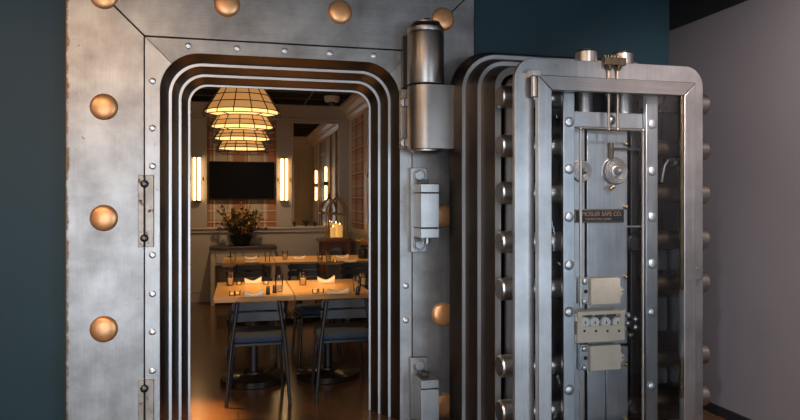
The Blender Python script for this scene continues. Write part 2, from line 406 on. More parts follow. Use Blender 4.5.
# right wall: plaid bays, stiles, seen edge-on and in the mirror
for y0, y1, m_ in ((9.92, YB-.05, 'beige_trim'), (8.55, 8.78, 'beige_trim'), (7.55, 8.02, 'beige_trim'), (6.2, 6.42, 'beige_trim'), (5.45, 5.95, 'beige_trim')):
    struct('trim_%d' % n, B().box((XD-.04, y0, ZR+.022), (XD, y1, 2.70)), m_, bevel=.006); n += 1
struct('wall_right_plaid_panel', B().box((XD-.012, 8.78, ZR+.022), (XD, 9.92, 2.70)), 'plaid_y', smooth=0)
# panel mouldings on the front wall (seen in the mirror)
w = B()
for a in (1.05, 1.36):
    w.box((a, 4.86, 1.15), (a+.03, 4.875, 2.6)).box((a+.24, 4.86, 1.15), (a+.27, 4.875, 2.6)).box((a+.03, 4.86, 1.15), (a+.24, 4.875, 1.18)).box((a+.03, 4.86, 2.57), (a+.24, 4.875, 2.6))
struct('trim_%d' % n, w, 'beige_trim', bevel=.003); n += 1

# ------------------------------------------------------------------ vault door frame
FR = thing('vault_door_frame', 'huge brushed steel vault door surround studded with copper rivets', 'vault door frame', (CX, YP, 0))
xl, xs, xo = -1.014, -.562, CX-.77
xo2, xs2, xr = CX+.77, 1.152, 1.60
zs, zo, ztop = 2.516, 2.4255, ZL
R0 = .24
ztop = 2.955; dz = ztop-zs; gp = .003
obj('side_plate', B().prism([(xl, 0), (xs-gp, 0), (xs-gp, zs), (xs-gp-dz, ztop), (xl, ztop)], YP, YT), 'steel_v', FR, bevel=.004)
obj('side_plate', B().prism([(xs2+gp, 0), (xr, 0), (xr, ztop), (xs2+gp+dz, ztop), (xs2+gp, zs)], YP, YT), 'steel_v', FR, bevel=.004)
obj('top_plate', B().prism([(xs, zs+gp), (xs2, zs+gp), (xs2+dz-gp, ztop), (xs-dz+gp, ztop)], YP, YT), 'steel_h', FR, bevel=.004)
def arc(cx, cz, r, a0, a1, k): return [(cx+r*cos(a0+(a1-a0)*i/k), cz+r*sin(a0+(a1-a0)*i/k)) for i in range(k+1)]
yr = YP+.006
la = arc(xo+R0, zo-R0, R0, pi*.75, pi, 10)          # from the mitre down to the jamb
obj('rim_strip', B().prism([(xs, 0), (xs, zs)]+la+[(xo, 0)], yr, YT), 'steel_rim', FR, bevel=.0025)
ra = arc(xo2-R0, zo-R0, R0, 0, pi*.25, 10)
obj('rim_strip', B().prism([(xs2, 0), (xo2, 0)]+ra+[(xs2, zs)], yr, YT), 'steel_rim', FR, bevel=.0025)
ta = arc(xo2-R0, zo-R0, R0, pi*.25, pi*.5, 10)+arc(xo+R0, zo-R0, R0, pi*.5, pi*.75, 10)
obj('rim_strip', B().prism([(xs+.002, zs-.002), (xs2-.002, zs-.002)]+ta, yr, YT), 'steel_h', FR, bevel=.0025)
def uloop(ins, y, hw0=.77, z0=zo, r0=R0, cx=CX, k=14):
    h = hw0-ins; zt = z0-ins; r = max(.05, r0-ins*.75)
    p = [(cx-h, 0)]+arc(cx-h+r, zt-r, r, pi, pi/2, k)+arc(cx+h-r, zt-r, r, pi/2, 0, k)+[(cx+h, 0)]
    return [Vector((x, y, z)) for x, z in p]
# jamb: three tapering steps with narrow polished lips
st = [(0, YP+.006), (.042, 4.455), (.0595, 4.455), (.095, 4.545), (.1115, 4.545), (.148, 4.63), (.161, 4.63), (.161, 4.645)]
def steps(pairs, y_extra=0):
    b = B()
    for (i0, y0), (i1, y1) in pairs: b.loops([uloop(i0, y0), uloop(i1, y1)], False)
    return b
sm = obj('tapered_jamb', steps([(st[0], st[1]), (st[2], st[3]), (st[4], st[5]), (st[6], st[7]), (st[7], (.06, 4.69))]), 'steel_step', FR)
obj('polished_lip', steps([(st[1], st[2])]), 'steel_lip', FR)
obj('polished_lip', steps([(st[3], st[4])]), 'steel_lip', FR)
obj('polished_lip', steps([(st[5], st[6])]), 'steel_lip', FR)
rv = B  # domed rivets
def rivet(x, z):
    r = .078
    prof = [(r*1.04, YP), (r*1.04, YP-.003), (r, YP-.008), (r*.94, YP-.014), (r*.8, YP-.0195), (r*.6, YP-.0235), (r*.4, YP-.026), (r*.2, YP-.027), (0, YP-.0273)]
    o = obj('copper_rivet', B().lathe(prof, (x, 0, z), 'Y', 36), 'copper', FR, smooth=50)
    return o
for z in (2.747, 2.069, 1.39, .711): rivet(-.796, z)
for x in (-.068, .658): rivet(x, 2.747)
for z in (2.747, 2.069, 1.39, .711): rivet(1.373, z)
rivet(1.373, .09)
def screw(x, z, y=yr, r=.021, par=FR, m='screw', name='screw'):
    b = B().lathe([(r, y+.001), (r, y-.003), (r*.7, y-.008), (r*.45, y-.009), (r*.4, y-.006), (0, y-.006)], (x, 0, z), 'Y', 20)
    return obj(name, b, m, par, smooth=50)
for z in (2.24, 1.947, 1.71, 1.158, .916, .68, .438): screw(-.517, z)
for x in (-.305, -.006, .297, .591, .888): screw(x, 2.471)
for z in (.916, .68): screw(1.11, z)
def strike(z0, z1, zb):
    yb = YP-.008
    p = obj('strike_plate', B().box((-.60, yb, z0), (xs-.004, YP+.004, z1)).box((xs+.004, yb, z0), (-.508, YP+.01, z1)), 'rusty', FR, bevel=.003)
    for z in zb:
        obj('bolt', B().lathe([(.024, yb+.002), (.024, yb-.012), (.019, yb-.02), (.008, yb-.023), (0, yb-.023)], (xs, 0, z), 'Y', 18), 'dark_bolt', p, smooth=50)
strike(1.208, 1.655, (1.60, 1.264)); strike(.02, .385, (.335,))
# hinge knuckles on the right
xh, yh, rh = 1.21, 4.215, .122
kn = obj('hinge_barrel', B().lathe([(rh*.98, 2.262), (rh, 2.27), (rh, 2.585), (rh*.985, 2.597)], (xh, yh, 0), 'Z', 48), 'steel_hinge', FR, smooth=30)
obj('barrel_cap', B().lathe([(rh*.985, 2.597), (rh*.97, 2.605), (rh*.99, 2.612), (rh*.99, 2.632), (rh*.82, 2.662), (rh*.78, 2.662), (rh*.78, 2.674), (.03, 2.676), (0, 2.676)], (xh, yh, 0), 'Z', 48), 'steel_hinge', kn, smooth=30)
obj('cap_button', B().lathe([(.028, 2.675), (.028, 2.69), (.02, 2.697), (0, 2.698)], (xh, yh-.03, 0), 'Z', 20), 'chrome', kn, smooth=50)
obj('hinge_bracket', B().prism_z([(1.075, YP), (1.075, 4.29), (1.13, 4.22), (1.3, 4.22), (1.3, YP)], 2.255, 2.60), 'steel_dark', FR, bevel=.004)
lp = obj('hinge_leaf', B().box((1.062, 4.31, 1.845), (1.33, YP, 2.25)), 'steel_hinge', FR, bevel=.004)
for z in (2.155, 1.885):
    s_ = obj('slotted_screw', B().lathe([(.032, 4.312), (.032, 4.305), (.026, 4.297), (0, 4.296)], (1.087, 0, z), 'Y', 22), 'screw', lp, smooth=50)
    obj('screw_slot', B().box((1.083, 4.2945, z-.025), (1.091, 4.299, z+.025)), 'slot', s_, smooth=0)
def pressure(dzv, z_floor):
    zc = lambda z: max(z-dzv, z_floor)
    y0 = 4.315
    p = obj('pressure_bracket', B().box((1.133, y0, zc(1.146)), (1.25, YP, 1.718-dzv)), 'steel_block', FR, bevel=.004)
    for z in (1.665, 1.20):
        if z-dzv > .1:
            b = B(); b.cyl((1.192, y0+.002, z-dzv), (1.192, y0-.026, z-dzv), .036, n=6); b.cyl((1.192, y0+.002, z-dzv), (1.192, y0-.006, z-dzv), .043, n=24)
            obj('hex_bolt', b, 'steel_block', p, bevel=.003)
    xa, xb, yf = 1.157, 1.285, 4.15
    b = B().box((xa, yf, zc(1.318)), (xb, y0, 1.545-dzv)); obj('pressure_block', b, 'steel_block', p, bevel=.004)
    obj('block_cap', B().box((xa, yf, 1.549-dzv), (xb, y0, 1.606-dzv)), 'steel_block', p, bevel=.004)
    obj('pin', B().box((1.185, 4.23, 1.606-dzv), (1.235, 4.30, 1.636-dzv)), 'steel_dark', p, bevel=.004)
    if dzv == 0:
        obj('block_cap', B().box((xa, yf, 1.25), (xb, y0, 1.314)), 'steel_block', p, bevel=.004)
        obj('pin', B().cyl((1.215, 4.2, 1.25), (1.215, 4.2, 1.21), .02, n=14), 'steel_block', p, bevel=.002)
pressure(0, 0); pressure(1.285, .02)

# ------------------------------------------------------------------ vault door, swung right back
DX = 2.125
VD = thing('vault_door', 'thick round-cornered steel vault door standing open with glazed lock works', 'vault door', (DX, 3.8, 0))
ZT0, ZB0 = 2.485, .0
def rloop(h, y, k=12, inset=None):
    d = .774-h if inset is None else inset
    zt, zb = ZT0-d*1.12, ZB0+d*.4; r = max(.03, .28-d); rb = .05
    p = arc(DX-h+r, zt-r, r, pi, pi/2, k)+arc(DX+h-r, zt-r, r, pi/2, 0, k)+arc(DX+h-rb, zb+rb, rb, 0, -pi/2, k)+arc(DX-h+rb, zb+rb, rb, -pi/2, -pi, k)
    return [Vector((x, y, z)) for x, z in p]
A = [(.774, 4.135), (.734, 4.004), (.711, 4.004), (.674, 3.884), (.651, 3.884), (.616, 3.738), (.578, 3.738)]
def dl(pairs, **k):
    b = B()
    for (h0, y0), (h1, y1) in pairs: b.loops([rloop(h0, y0), rloop(h1, y1)], True)
    return b
body = dl([(A[0], A[1]), (A[2], A[3]), (A[4], A[5])]); body.bm.faces.new([body.bm.verts.new(p) for p in rloop(*A[0])])
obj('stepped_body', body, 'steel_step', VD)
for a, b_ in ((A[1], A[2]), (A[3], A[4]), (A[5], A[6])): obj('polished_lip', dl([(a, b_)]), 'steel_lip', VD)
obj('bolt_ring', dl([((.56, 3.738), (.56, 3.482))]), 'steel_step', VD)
b = B(); b.loops([rloop(.53, 3.482), rloop(.53, 3.72)], True, False, True); obj('lock_chamber', b, 'steel_chamber', VD)
# front flange: a flat ring with a square window
fh, fi = .6145, .495
zf0, zf1 = ZB0+(.774-fh)*.4, ZT0-(.774-fh)*1.12
b = B()
outer = rloop(fh, 3.45); k = len(outer)//4
iz0, iz1 = zf0+.11, zf1-.125
xi0, xi1 = DX-fi, DX+fi
def flange(y):
    o = rloop(fh, y)
    q = len(o)//4
    inn = []
    cs = [(xi0, iz1), (xi1, iz1), (xi1, iz0), (xi0, iz0)]
    for i in range(4):
        for j in range(q): inn.append(Vector((cs[i][0], y, cs[i][1])))
    return o, inn
o0, i0 = flange(3.45); o1, i1 = flange(3.482)
b.loops([i1, i0, o0, o1, i1], True)
obj('front_flange', b, 'steel_door', VD, bevel=.003)
# locking bolts all round
LZ = [2.105, 1.817, 1.541, 1.253, .977, .525, .261]
def lbolt(p, q, m_='bolt_steel'):
    p, q = Vector(p), Vector(q); d = (q-p).normalized(); r = .066
    b = B(); L = []
    for t, rr in ((0, r), ((q-p).length-.012, r), ((q-p).length-.003, r*.93), ((q-p).length, r*.84)):
        c = p+d*t; qd = d.to_track_quat('Z', 'Y')
        L.append([c+qd @ Vector((rr*cos(2*pi*i/32), rr*sin(2*pi*i/32), 0)) for i in range(32)])
    b.loops(L, True, True, True)
    o = obj('locking_bolt', b, m_, VD, smooth=18)
    e = B(); e.cyl(q-d*.002, q+d*.0012, r*.84, n=32); obj('bolt_end', e, 'steel_step', o)  # darker end disc: the tip's dark reflection put into its colour
    return o
for z in LZ:
    lbolt((DX-.545, 3.62, z), (DX-.64, 3.62, z))
    lbolt((DX+.545, 3.62, z), (DX+.76, 3.62, z), 'steel_hinge')
for px in (586, 622): lbolt((X(px, 3.62), 3.62, 2.235), (X(px, 3.62), 3.62, 2.405))
# carrying rods seen through the glass
for z in LZ:
    obj('bolt_rod', B().cyl((DX-.53, 3.60, z), (1.88, 3.60, z), .058, n=28), 'bolt_steel', VD)
    obj('bolt_rod', B().cyl((2.40, 3.60, z), (DX+.53, 3.60, z), .058, n=28), 'old_brass', VD)
for px in (584, 623): obj('bolt_rod', B().cyl((X(px, 3.60), 3.60, 1.96), (X(px, 3.60), 3.60, 2.23), .052, n=28), 'bolt_steel', VD)
# glazed bezel
bo, bi, y0, y1 = .507, .426, 3.378, 3.424
bc = 2.129; zt, zti = 2.195, 2.114; zb, zbi = .078, .155
def mitred(pts, m_): return obj('bezel_bar', B().prism(pts, y0, y1), m_, GD, bevel=.004)
GD = obj('glass_inspection_door', B().box((bc-bi-.01, 3.400, zbi-.01), (bc+bi+.01, 3.405, zti+.01)), 'pane', VD, smooth=0)
g_ = .0012
mitred([(bc-bo, zb), (bc-bi, zbi), (bc-bi, zti), (bc-bo, zt)], 'steel_door')
mitred([(bc+bo, zb), (bc+bo, zt), (bc+bi, zti), (bc+bi, zbi)], 'steel_door')
mitred([(bc-bo+g_, zt+g_), (bc+bo-g_, zt+g_), (bc+bi-g_, zti+g_), (bc-bi+g_, zti+g_)], 'steel_door_h')
mitred([(bc-bo, zb-g_), (bc-bi, zbi-g_), (bc+bi, zbi-g_), (bc+bo, zb-g_)], 'steel_door_h')
xk = X(534.5, 3.40)
for z0, z1 in ((2.075, 2.225), (.03, .18)):
    b = B().cyl((xk, 3.405, z0), (xk, 3.405, z1-.035), .017, n=20).box((xk-.022, 3.378, z1-.035), (xk+.028, 3.45, z1))
    obj('hinge_pin', b, 'bolt_steel', GD, bevel=.003)
obj('latch_hasp', B().box((2.645, 3.41, 1.02), (2.70, 3.45, 1.10)), 'steel_door', VD, bevel=.006)
# lock works
def stile(x0, x1, zz):
    s_ = obj('steel_stile', B().box((x0, 3.47, .165), (x1, 3.50, 2.125)), 'steel_lock', VD, bevel=.004)
    for z in zz:
        obj('dome_screw', B().lathe([(.030, 3.471), (.030, 3.467), (.024, 3.461), (.012, 3.4575), (0, 3.457)], ((x0+x1)/2, 0, z), 'Y', 20), 'screw', s_, smooth=50)
stile(1.832*.994, 1.905*.994, [Z(568, y, 3.47) for y in (122, 169, 217, 265, 312, 390)])
stile(2.375*.994, 2.457*.994, [Z(651, y, 3.47) for y in (124, 171, 217, 264, 312, 386)])
xa, xb = 1.905*.994, 2.375*.994
cb = obj('cross_bar', B().box((xa+.002, 3.50, Z(610, 128, 3.5)), (xb-.002, 3.53, Z(610, 112.5, 3.5))), 'steel_lock', VD, bevel=.003)
obj('dome_screw', B().lathe([(.028, 3.501), (.028, 3.493), (.02, 3.483), (0, 3.48)], (X(612, 3.49), 0, Z(612, 120, 3.49)), 'Y', 20), 'bolt_steel', cb, smooth=50)
yl = 3.56
obj('lock_plate', B().box((X(573, yl), yl, .165), (X(584.8, yl), yl+.03, Z(600, 128, yl))), 'steel_lock', VD, bevel=.003)
LPn = obj('lock_plate', B().box((X(587, yl), yl, Z(600, 345, yl)), (X(627.5, yl), yl+.03, Z(600, 130, yl))), 'steel_lock', VD, bevel=.003)
obj('lock_plate', B().box((X(587, yl), yl-.006, .165), (X(605.2, yl), yl+.03, Z(600, 347, yl))).box((X(605.8, yl), yl-.006, .165), (X(627.5, yl), yl+.03, Z(600, 347, yl))), 'steel_lock', VD, bevel=.003)
obj('lock_spine', B().box((X(629, 3.6), 3.58, .165), (X(637, 3.6), 3.70, 2.1)), 'steel_dark', VD, bevel=.003)
for y in (144, 207, 277, 364, 419):
    obj('brass_pin', B().ball((X(626, 3.55), 3.55, Z(626, y, 3.55)), .014), 'brass', VD)
# dials
def dial(px, py, r, name='combination_dial'):
    c = PT(px, py, 3.53)
    prof = [(r, yl), (r, 3.548), (r*.93, 3.538)]
    for f in (.86, .72, .58, .44): prof += [(r*f+.004, 3.535), (r*f+.002, 3.540), (r*f-.002, 3.540), (r*f-.004, 3.532)]
    prof += [(r*.3, 3.53), (r*.28, 3.515), (r*.2, 3.508), (r*.18, 3.490), (r*.1, 3.485), (0, 3.485)]
    return obj(name, B().lathe(prof, (c.x, 0, c.z), 'Y', 40), 'bolt_steel', VD, smooth=30)
d1 = dial(617, 171, .083); d2 = dial(583, 171, .066)
c = PT(613.2, 151, 3.52); obj('index_bar', B().box((c.x-.010, 3.525, c.z-.05), (c.x+.010, 3.555, c.z+.05)), 'old_brass', VD, bevel=.003)
c = PT(611.3, 188, 3.52); obj('brass_tab', B().cyl((c.x-.014, 3.52, c.z-.008), (c.x+.018, 3.52, c.z+.010), .013, n=14), 'brass', VD, bevel=.003)
obj('link_bar', B().box((X(613, 3.545), 3.54, Z(620, 150, 3.545)), (X(641, 3.545), 3.55, Z(620, 147.6, 3.545))), 'steel_dark', VD)
obj('link_bar', B().box((X(622, 3.545), 3.52, Z(630, 227, 3.545)), (X(641, 3.545), 3.53, Z(630, 225.6, 3.545))), 'steel_lock', VD)
# maker's plate with its lettering
p0, p1 = PT(575.5, 223, 3.545), PT(624.5, 209.2, 3.545)
NP = obj('maker_plate', B().box((p0.x, 3.548, p0.z), (p1.x, 3.56, p1.z)), 'old_brass', VD, bevel=.002)
obj('plate_field', B().box((p0.x+.006, 3.5455, p0.z+.008), (p1.x-.006, 3.55, p1.z-.008)), 'plate_black', NP)
def text(s, size, x, y, z, m_, par, name='raised_lettering', align='LEFT', width=None):
    cu = bpy.data.curves.new('t', 'FONT'); cu.body = s; cu.size = size; cu.extrude = .0008; cu.align_x = align
    t = bpy.data.objects.new('t', cu); COL.objects.link(t)
    bpy.context.view_layer.update()
    me = bpy.data.meshes.new_from_object(t.evaluated_get(bpy.context.evaluated_depsgraph_get()))
    bpy.data.objects.remove(t)
    if width:
        xs_ = [v.co.x for v in me.vertices]; k_ = width/(max(xs_)-min(xs_))
        for v in me.vertices: v.co.x *= k_
    me.transform(Matrix.Translation((x, y, z)) @ Matrix.Rotation(pi/2, 4, 'X'))
    b = bmesh.new(); b.from_mesh(me); bpy.data.meshes.remove(me)
    return obj(name, b, m_, par, smooth=0)
wd = p1.x-p0.x
text('MOSLER SAFE CO.', .036, p0.x+wd*.13, 3.545, p0.z+.041, 'letter', NP, width=wd*.80)
text('HAMILTON, OHIO', .019, p0.x+wd*.20, 3.545, p0.z+.016, 'letter', NP, width=wd*.52)
# time lock movement
a, b_ = PT(576.5, 343.5, 3.47), PT(625.5, 310, 3.47)
wa, wb = PT(582.5, 327, 3.47), PT(621, 313.8, 3.47)
b = B()
b.loops([[Vector((x, y, z)) for x, z in ((wa.x, wa.z), (wb.x, wa.z), (wb.x, wb.z), (wa.x, wb.z))] if q else [Vector((x, y, z)) for x, z in ((a.x+.006, a.z), (b_.x-.004, a.z), (b_.x-.004, b_.z), (a.x+.006, b_.z))]
         for q, y in ((1, 3.485), (1, 3.47), (0, 3.47), (0, 3.555), (1, 3.555), (1, 3.485))], True)
TL = obj('time_lock', b, 'cream_metal', VD, bevel=.005)
obj('case_ear', B().box((a.x-.008, 3.475, b_.z-.055), (a.x+.004, 3.55, b_.z-.01)).box((a.x-.008, 3.475, a.z+.01), (a.x+.004, 3.55, a.z+.05)), 'cream_metal', TL, bevel=.002)
obj('movement_plate', B().box((wa.x, 3.505, wa.z), (wb.x, 3.512, wb.z)), 'steel_dark', TL)
for px in (584.5, 594.2, 605.5, 617):
    c = PT(px, 322.3, 3.49)
    f = obj('clock_dial', B().lathe([(.0305, 3.506), (.0305, 3.483), (.029, 3.481), (0, 3.481)], (c.x, 0, c.z), 'Y', 28), 'enamel', TL, smooth=40)
    b = B()
    for t in range(12):
        an = t*pi/6; q = Vector((c.x+.021*cos(an), 3.4805, c.z+.022*sin(an))); b.ball(q,   .0014, u=6, v=4)
    b.box((c.x-.0012, 3.4785, c.z-.013), (c.x+.0012, 3.481, c.z+.013)); b.cyl((c.x, 3.481, c.z), (c.x, 3.476, c.z), .005, n=12)
    obj('dial_hand', b, 'dark_bolt', f)
    q = PT(px, 315.4, 3.495)
    obj('winding_arbor', B().cyl((q.x-.012, 3.5, q.z-.008), (q.x+.012, 3.5, q.z+.008), .0045, n=10).ball((q.x, 3.498, q.z+.002), .006, u=8, v=6), 'chrome', TL)
for px in (584.5, 596, 607.5, 619):
    c = PT(px, 331, 3.47); obj('winding_hole', B().cyl((c.x, 3.4685, c.z), (c.x, 3.472, c.z), .0075, n=16), 'slot', TL)
def cover(px0, px1, py0, py1, up):
    a, b_ = PT(px0, py1, 3.50), PT(px1, py0, 3.50)
    o = obj('cover_plate', B().box((a.x, 3.50, a.z), (b_.x, 3.535, b_.z)), 'cream_metal', VD, bevel=.004)
    q = PT(580.5, py1, 3.52)
    w_ = obj('side_lug', B().box((q.x, 3.525, a.z), (a.x+.004, 3.555, b_.z+.006)), 'steel_lock', o, bevel=.002)
    m_ = (a.z+b_.z)/2
    for z in (b_.z-.018, a.z+.02): obj('dome_screw', B().lathe([(.018, 3.526), (.018, 3.52), (.012, 3.513), (0, 3.511)], ((q.x+a.x)/2, 0, z), 'Y', 18), 'screw', o, smooth=50)
    obj('key_hole', B().cyl(((q.x+a.x)/2+.008, 3.5235, m_), ((q.x+a.x)/2+.008, 3.527, m_), .012, n=18), 'slot', o)
    t = b_.x
    obj('tab', B().prism([(t-.002, m_-.045), (t+.016, m_-.03), (t+.030, m_-.014), (t+.030, m_+.008), (t+.016, m_+.014), (t-.002, m_+.04)], 3.51, 3.53), 'cream_metal', o, bevel=.003)
    obj('tab_hole', B().cyl((t+.018, 3.508, m_-.006), (t+.018, 3.512, m_-.006), .005, n=12), 'slot', o)
cover(591, 620.5, 278, 305, 1); cover(590.5, 621, 344.5, 371.5, 0)
for px, py in ((628, 315), (635, 319), (627.5, 323), (635, 327), (631, 335)):
    c = PT(px, py, 3.55); r = .018 if py < 330 else .024
    obj('release_knob', B().lathe([(r*.8, 3.60), (r*.8, 3.56), (r, 3.552), (r, 3.54), (r*.6, 3.532), (0, 3.531)], (c.x, 0, c.z), 'Y', 18), 'old_brass' if py > 330 else 'steel_lock', VD, smooth=50)
# boxes between the rods on the right, dark levers
for py0, py1 in ((250, 270), (297, 331), (367, 384), (410, 420)):
    a, b_ = PT(656, py1, 3.66), PT(667, py0, 3.66); obj('spacer_block', B().box((a.x, 3.66, a.z), (b_.x, 3.72, b_.z)), 'steel_lock', VD, bevel=.003)
obj('lever_arm', B().tube([PT(661, 182, 3.55), PT(664, 166, 3.55), PT(668, 160, 3.55), PT(675, 159, 3.55)], .014).ball(PT(675, 163, 3.55), .028), 'steel_dark', VD)
obj('lever_arm', B().tube([PT(659, 112, 3.55), PT(663, 100, 3.55), PT(667, 92, 3.55)], .012), 'steel_dark', VD)
for px, py in ((634, 243), (634, 405)):
    c = PT(px, py, 3.57); obj('drive_boss', B().lathe([(.055, 3.60), (.055, 3.56), (.045, 3.55), (.03, 3.552), (0, 3.552)], (c.x, 0, c.z), 'Y', 28), 'steel_dark', VD, smooth=40)
# copper conduit rods
yc = 3.438
r_ = .0085
b = B()
obj('copper_rod', B().cyl((2.093, yc, 1.905), (2.093, yc, 2.30), r_, n=14), 'rod_copper', VD)
obj('copper_rod', B().cyl((2.151, yc, 1.905), (2.151, yc, 2.30), r_, n=14), 'rod_copper', VD)
zx = Z(610, 129.5, yc)
b = B().cyl((X(580.7, yc), yc, zx+.006), (X(643, yc), yc, zx), r_, n=14)
for px in (580.7, 608.5, 617.5, 643): b.ball((X(px, yc), yc, zx), .0125)
obj('copper_rod', b, 'rod_copper', VD)
obj('copper_rod', B().cyl((X(580.7, yc), yc, zx), (X(580.7, yc), yc, Z(581, 307, yc)), r_, n=14), 'rod_copper', VD)
obj('copper_rod', B().cyl((X(580.7, yc), yc, Z(581, 372, yc)), (X(580.7, yc), yc, .165), r_*.8, n=14), 'rod_copper', VD)
obj('copper_rod', B().cyl((X(643, yc), yc, zx), (X(643, yc), yc, .165), r_*.85, n=14), 'rod_copper', VD)
p0, p1 = PT(603.5, 65, 3.43), PT(624.5, 58.5, 3.43)
b = B().box((p0.x, 3.41, p0.z), (p1.x, 3.45, p1.z))
for i in range(6): b.cyl((p0.x+.01+i*.0205, 3.43, p1.z), (p0.x+.01+i*.0205, 3.43, p1.z+.014), .007, n=10)
for x in (2.093, 2.151): b.cyl((x, 3.43, p0.z-.03), (x, 3.43, p0.z), .010, .020, n=14)
obj('rod_bracket', b, 'old_brass', VD, bevel=.002)
for z0, z1 in ((Z(682, 290, 3.39), Z(682, 93, 3.39)), (.33, Z(682, 358, 3.39))):
    b = B().box((2.543, 3.385, z0), (2.5515, 3.397, z1))
    for z in [z1-.05, z1-.13, (z0+z1)/2, z0+.06]: b.box((2.538, 3.380, z-.012), (2.5515, 3.397, z+.012))
    obj('brass_strip', b, 'old_brass', VD, bevel=.001)
# hinge arm that carries the door
b = B(); aa = arc(xh, yh, rh, pi*1.5, pi*.5, 20)
pts = [(x, y) for x, y in aa]+[(1.39, yh+rh), (1.39, yh-rh)]
HA = obj('hinge_arm', B().prism_z(pts, 1.832, 2.252), 'steel_hinge', VD, bevel=.004, smooth=30)
obj('hinge_pin_end', B().lathe([(.10, 1.832), (.10, 1.822), (.085, 1.81), (.06, 1.806), (.03, 1.80), (0, 1.80)], (xh, yh, 0), 'Z', 36), 'bolt_steel', VD, smooth=40)

# ------------------------------------------------------------------ dining furniture
TVX0, TVX1 = X(208.5, 10.05), X(275, 10.05)
tv = thing('television', 'black flat television on the plaid wall behind the flowers', 'television', ((TVX0+TVX1)/2, YB-.012, Z(240, 199, 10.05)))
z0, z1 = Z(208, 199, 10.05), Z(208, 161, 10.05)
obj('tv_body', B().box((TVX0, 10.06, z0), (TVX1, 10.128, z1)), 'tv_case', tv, bevel=.006)
obj('tv_screen', B().box((TVX0+.012, 10.056, z0+.018), (TVX1-.012, 10.062, z1-.012)), 'tv', tv, smooth=0)

def sconce(loc, rz, label):
    """local: wall behind at +Y, lamp in front"""
    r = thing('wall_sconce', label, 'wall light', loc, rz, 'twin tube wall sconces')
    obj('back_plate', B().box((-.05, -.018, -.31), (.05, 0, .31)), 'gold_frame', r, world=False, bevel=.003)
    for x in (-.031, .031):
        obj('glass_tube', B().lathe([(.017, -.31), (.021, -.305), (.021, .305), (.017, .31)], (x, -.055, 0), 'Z', 20), 'sconce', r, world=False)
    obj('centre_rod', B().box((-.011, -.092, -.31), (.011, -.018, .31)), 'black_metal', r, world=False, bevel=.001)
    for s in (-1, 1): obj('side_knob', B().cyl((s*.076, -.06, 0), (s*.10, -.06, 0), .030, .045, n=18), 'old_brass', r, world=False, bevel=.002)
    obj('end_cap', B().box((-.06, -.085, .31), (.06, 0, .318)), 'gold_frame', r, world=False, bevel=.002)
    obj('end_cap', B().box((-.06, -.085, -.318), (.06, 0, -.31)), 'gold_frame', r, world=False, bevel=.002)
    return r
zc = Z(197, 179, 10.08)
sc = sconce((X(197, 10.08), YB-.04, zc), 0, 'lit twin tube wall sconce beside the left edge of the television')
dup(sc, (X(284, 10.08), YB-.04, zc), 0, 'lit twin tube wall sconce between the television and the mirror')
for y, lb in ((6.32, 'lit twin tube sconce seen in the mirror beside the reflected corner'), (7.92, 'lit twin tube sconce seen in the mirror just past the reflected picture')):
    dup(sc, (XD-.04, y, zc), -pi/2, lb)
# mirror
mx0, mx1, mz0, mz1 = xp[3], xp[4], ZR+.022, 2.69
mr = thing('wall_mirror', 'tall frameless mirror on the far wall reflecting the sconces', 'mirror', ((mx0+mx1)/2, YB, mz0))
obj('mirror_glass', B().box((mx0+.02, YB-.012, mz0+.01), (mx1-.02, YB-.001, mz1-.02)), 'mirror', mr, smooth=0)
obj('mirror_frame', B().box((mx0, YB-.022, mz0), (mx0+.02, YB, mz1)).box((mx1-.02, YB-.022, mz0), (mx1, YB, mz1)).box((mx0+.02, YB-.022, mz1-.02), (mx1-.02, YB, mz1)).box((mx0+.02, YB-.022, mz0), (mx1-.02, YB, mz0+.01)), 'beige_trim', mr, bevel=.003)
pc = thing('framed_picture', 'tall gilt framed picture hanging on the right wall, seen in the mirror', 'picture', (XD, 7.0, 1.3))
y0, y1, z0, z1 = 6.62, 7.38, 1.28, 2.45
obj('picture_frame', B().box((XD-.03, y0, z0), (XD, y0+.05, z1)).box((XD-.03, y1-.05, z0), (XD, y1, z1)).box((XD-.03, y0+.05, z0), (XD, y1-.05, z0+.05)).box((XD-.03, y0+.05, z1-.05), (XD, y1-.05, z1)), 'gold_frame', pc, bevel=.006)
obj('print', B().box((XD-.015, y0+.05, z0+.05), (XD-.002, y1-.05, z1-.05)), 'picture', pc, smooth=0)

# sideboard
sx0, sx1, sy0, sy1, szt = -.375, .525, 9.68, 10.09, .835
sb = thing('sideboard', 'cream painted sideboard with dark top and two drawers under the television', 'sideboard', ((sx0+sx1)/2, (sy0+sy1)/2, 0))
obj('top', B().box((sx0-.02, sy0-.025, szt-.04), (sx1+.02, sy1+.005, szt)), 'dark_wood', sb, bevel=.006)
for x in (sx0, sx1-.055):
    for y in (sy0, sy1-.055): obj('leg', B().box((x, y, 0), (x+.055, y+.055, szt-.04)), 'cream_wood', sb, bevel=.003)
obj('carcass', B().box((sx0+.055, sy0+.012, .57), (sx1-.055, sy1-.01, szt-.04)).box((sx0+.01, sy0+.055, .57), (sx0+.05, sy1-.055, szt-.04)).box((sx1-.05, sy0+.055, .57), (sx1-.01, sy1-.055, szt-.04)), 'cream_wood', sb, bevel=.002)
mid = (sx0+sx1)/2
for a, b_ in ((sx0+.075, mid-.012), (mid+.012, sx1-.075)):
    d = obj('drawer', B().box((a, sy0-.002, .605), (b_, sy0+.02, szt-.06)), 'cream_wood', sb, bevel=.004)
    obj('knob', B().lathe([(.010, sy0), (.010, sy0-.012), (.019, sy0-.018), (.017, sy0-.03), (0, sy0-.033)], ((a+b_)/2, 0, .69), 'Y', 16), 'black_metal', d, smooth=50)
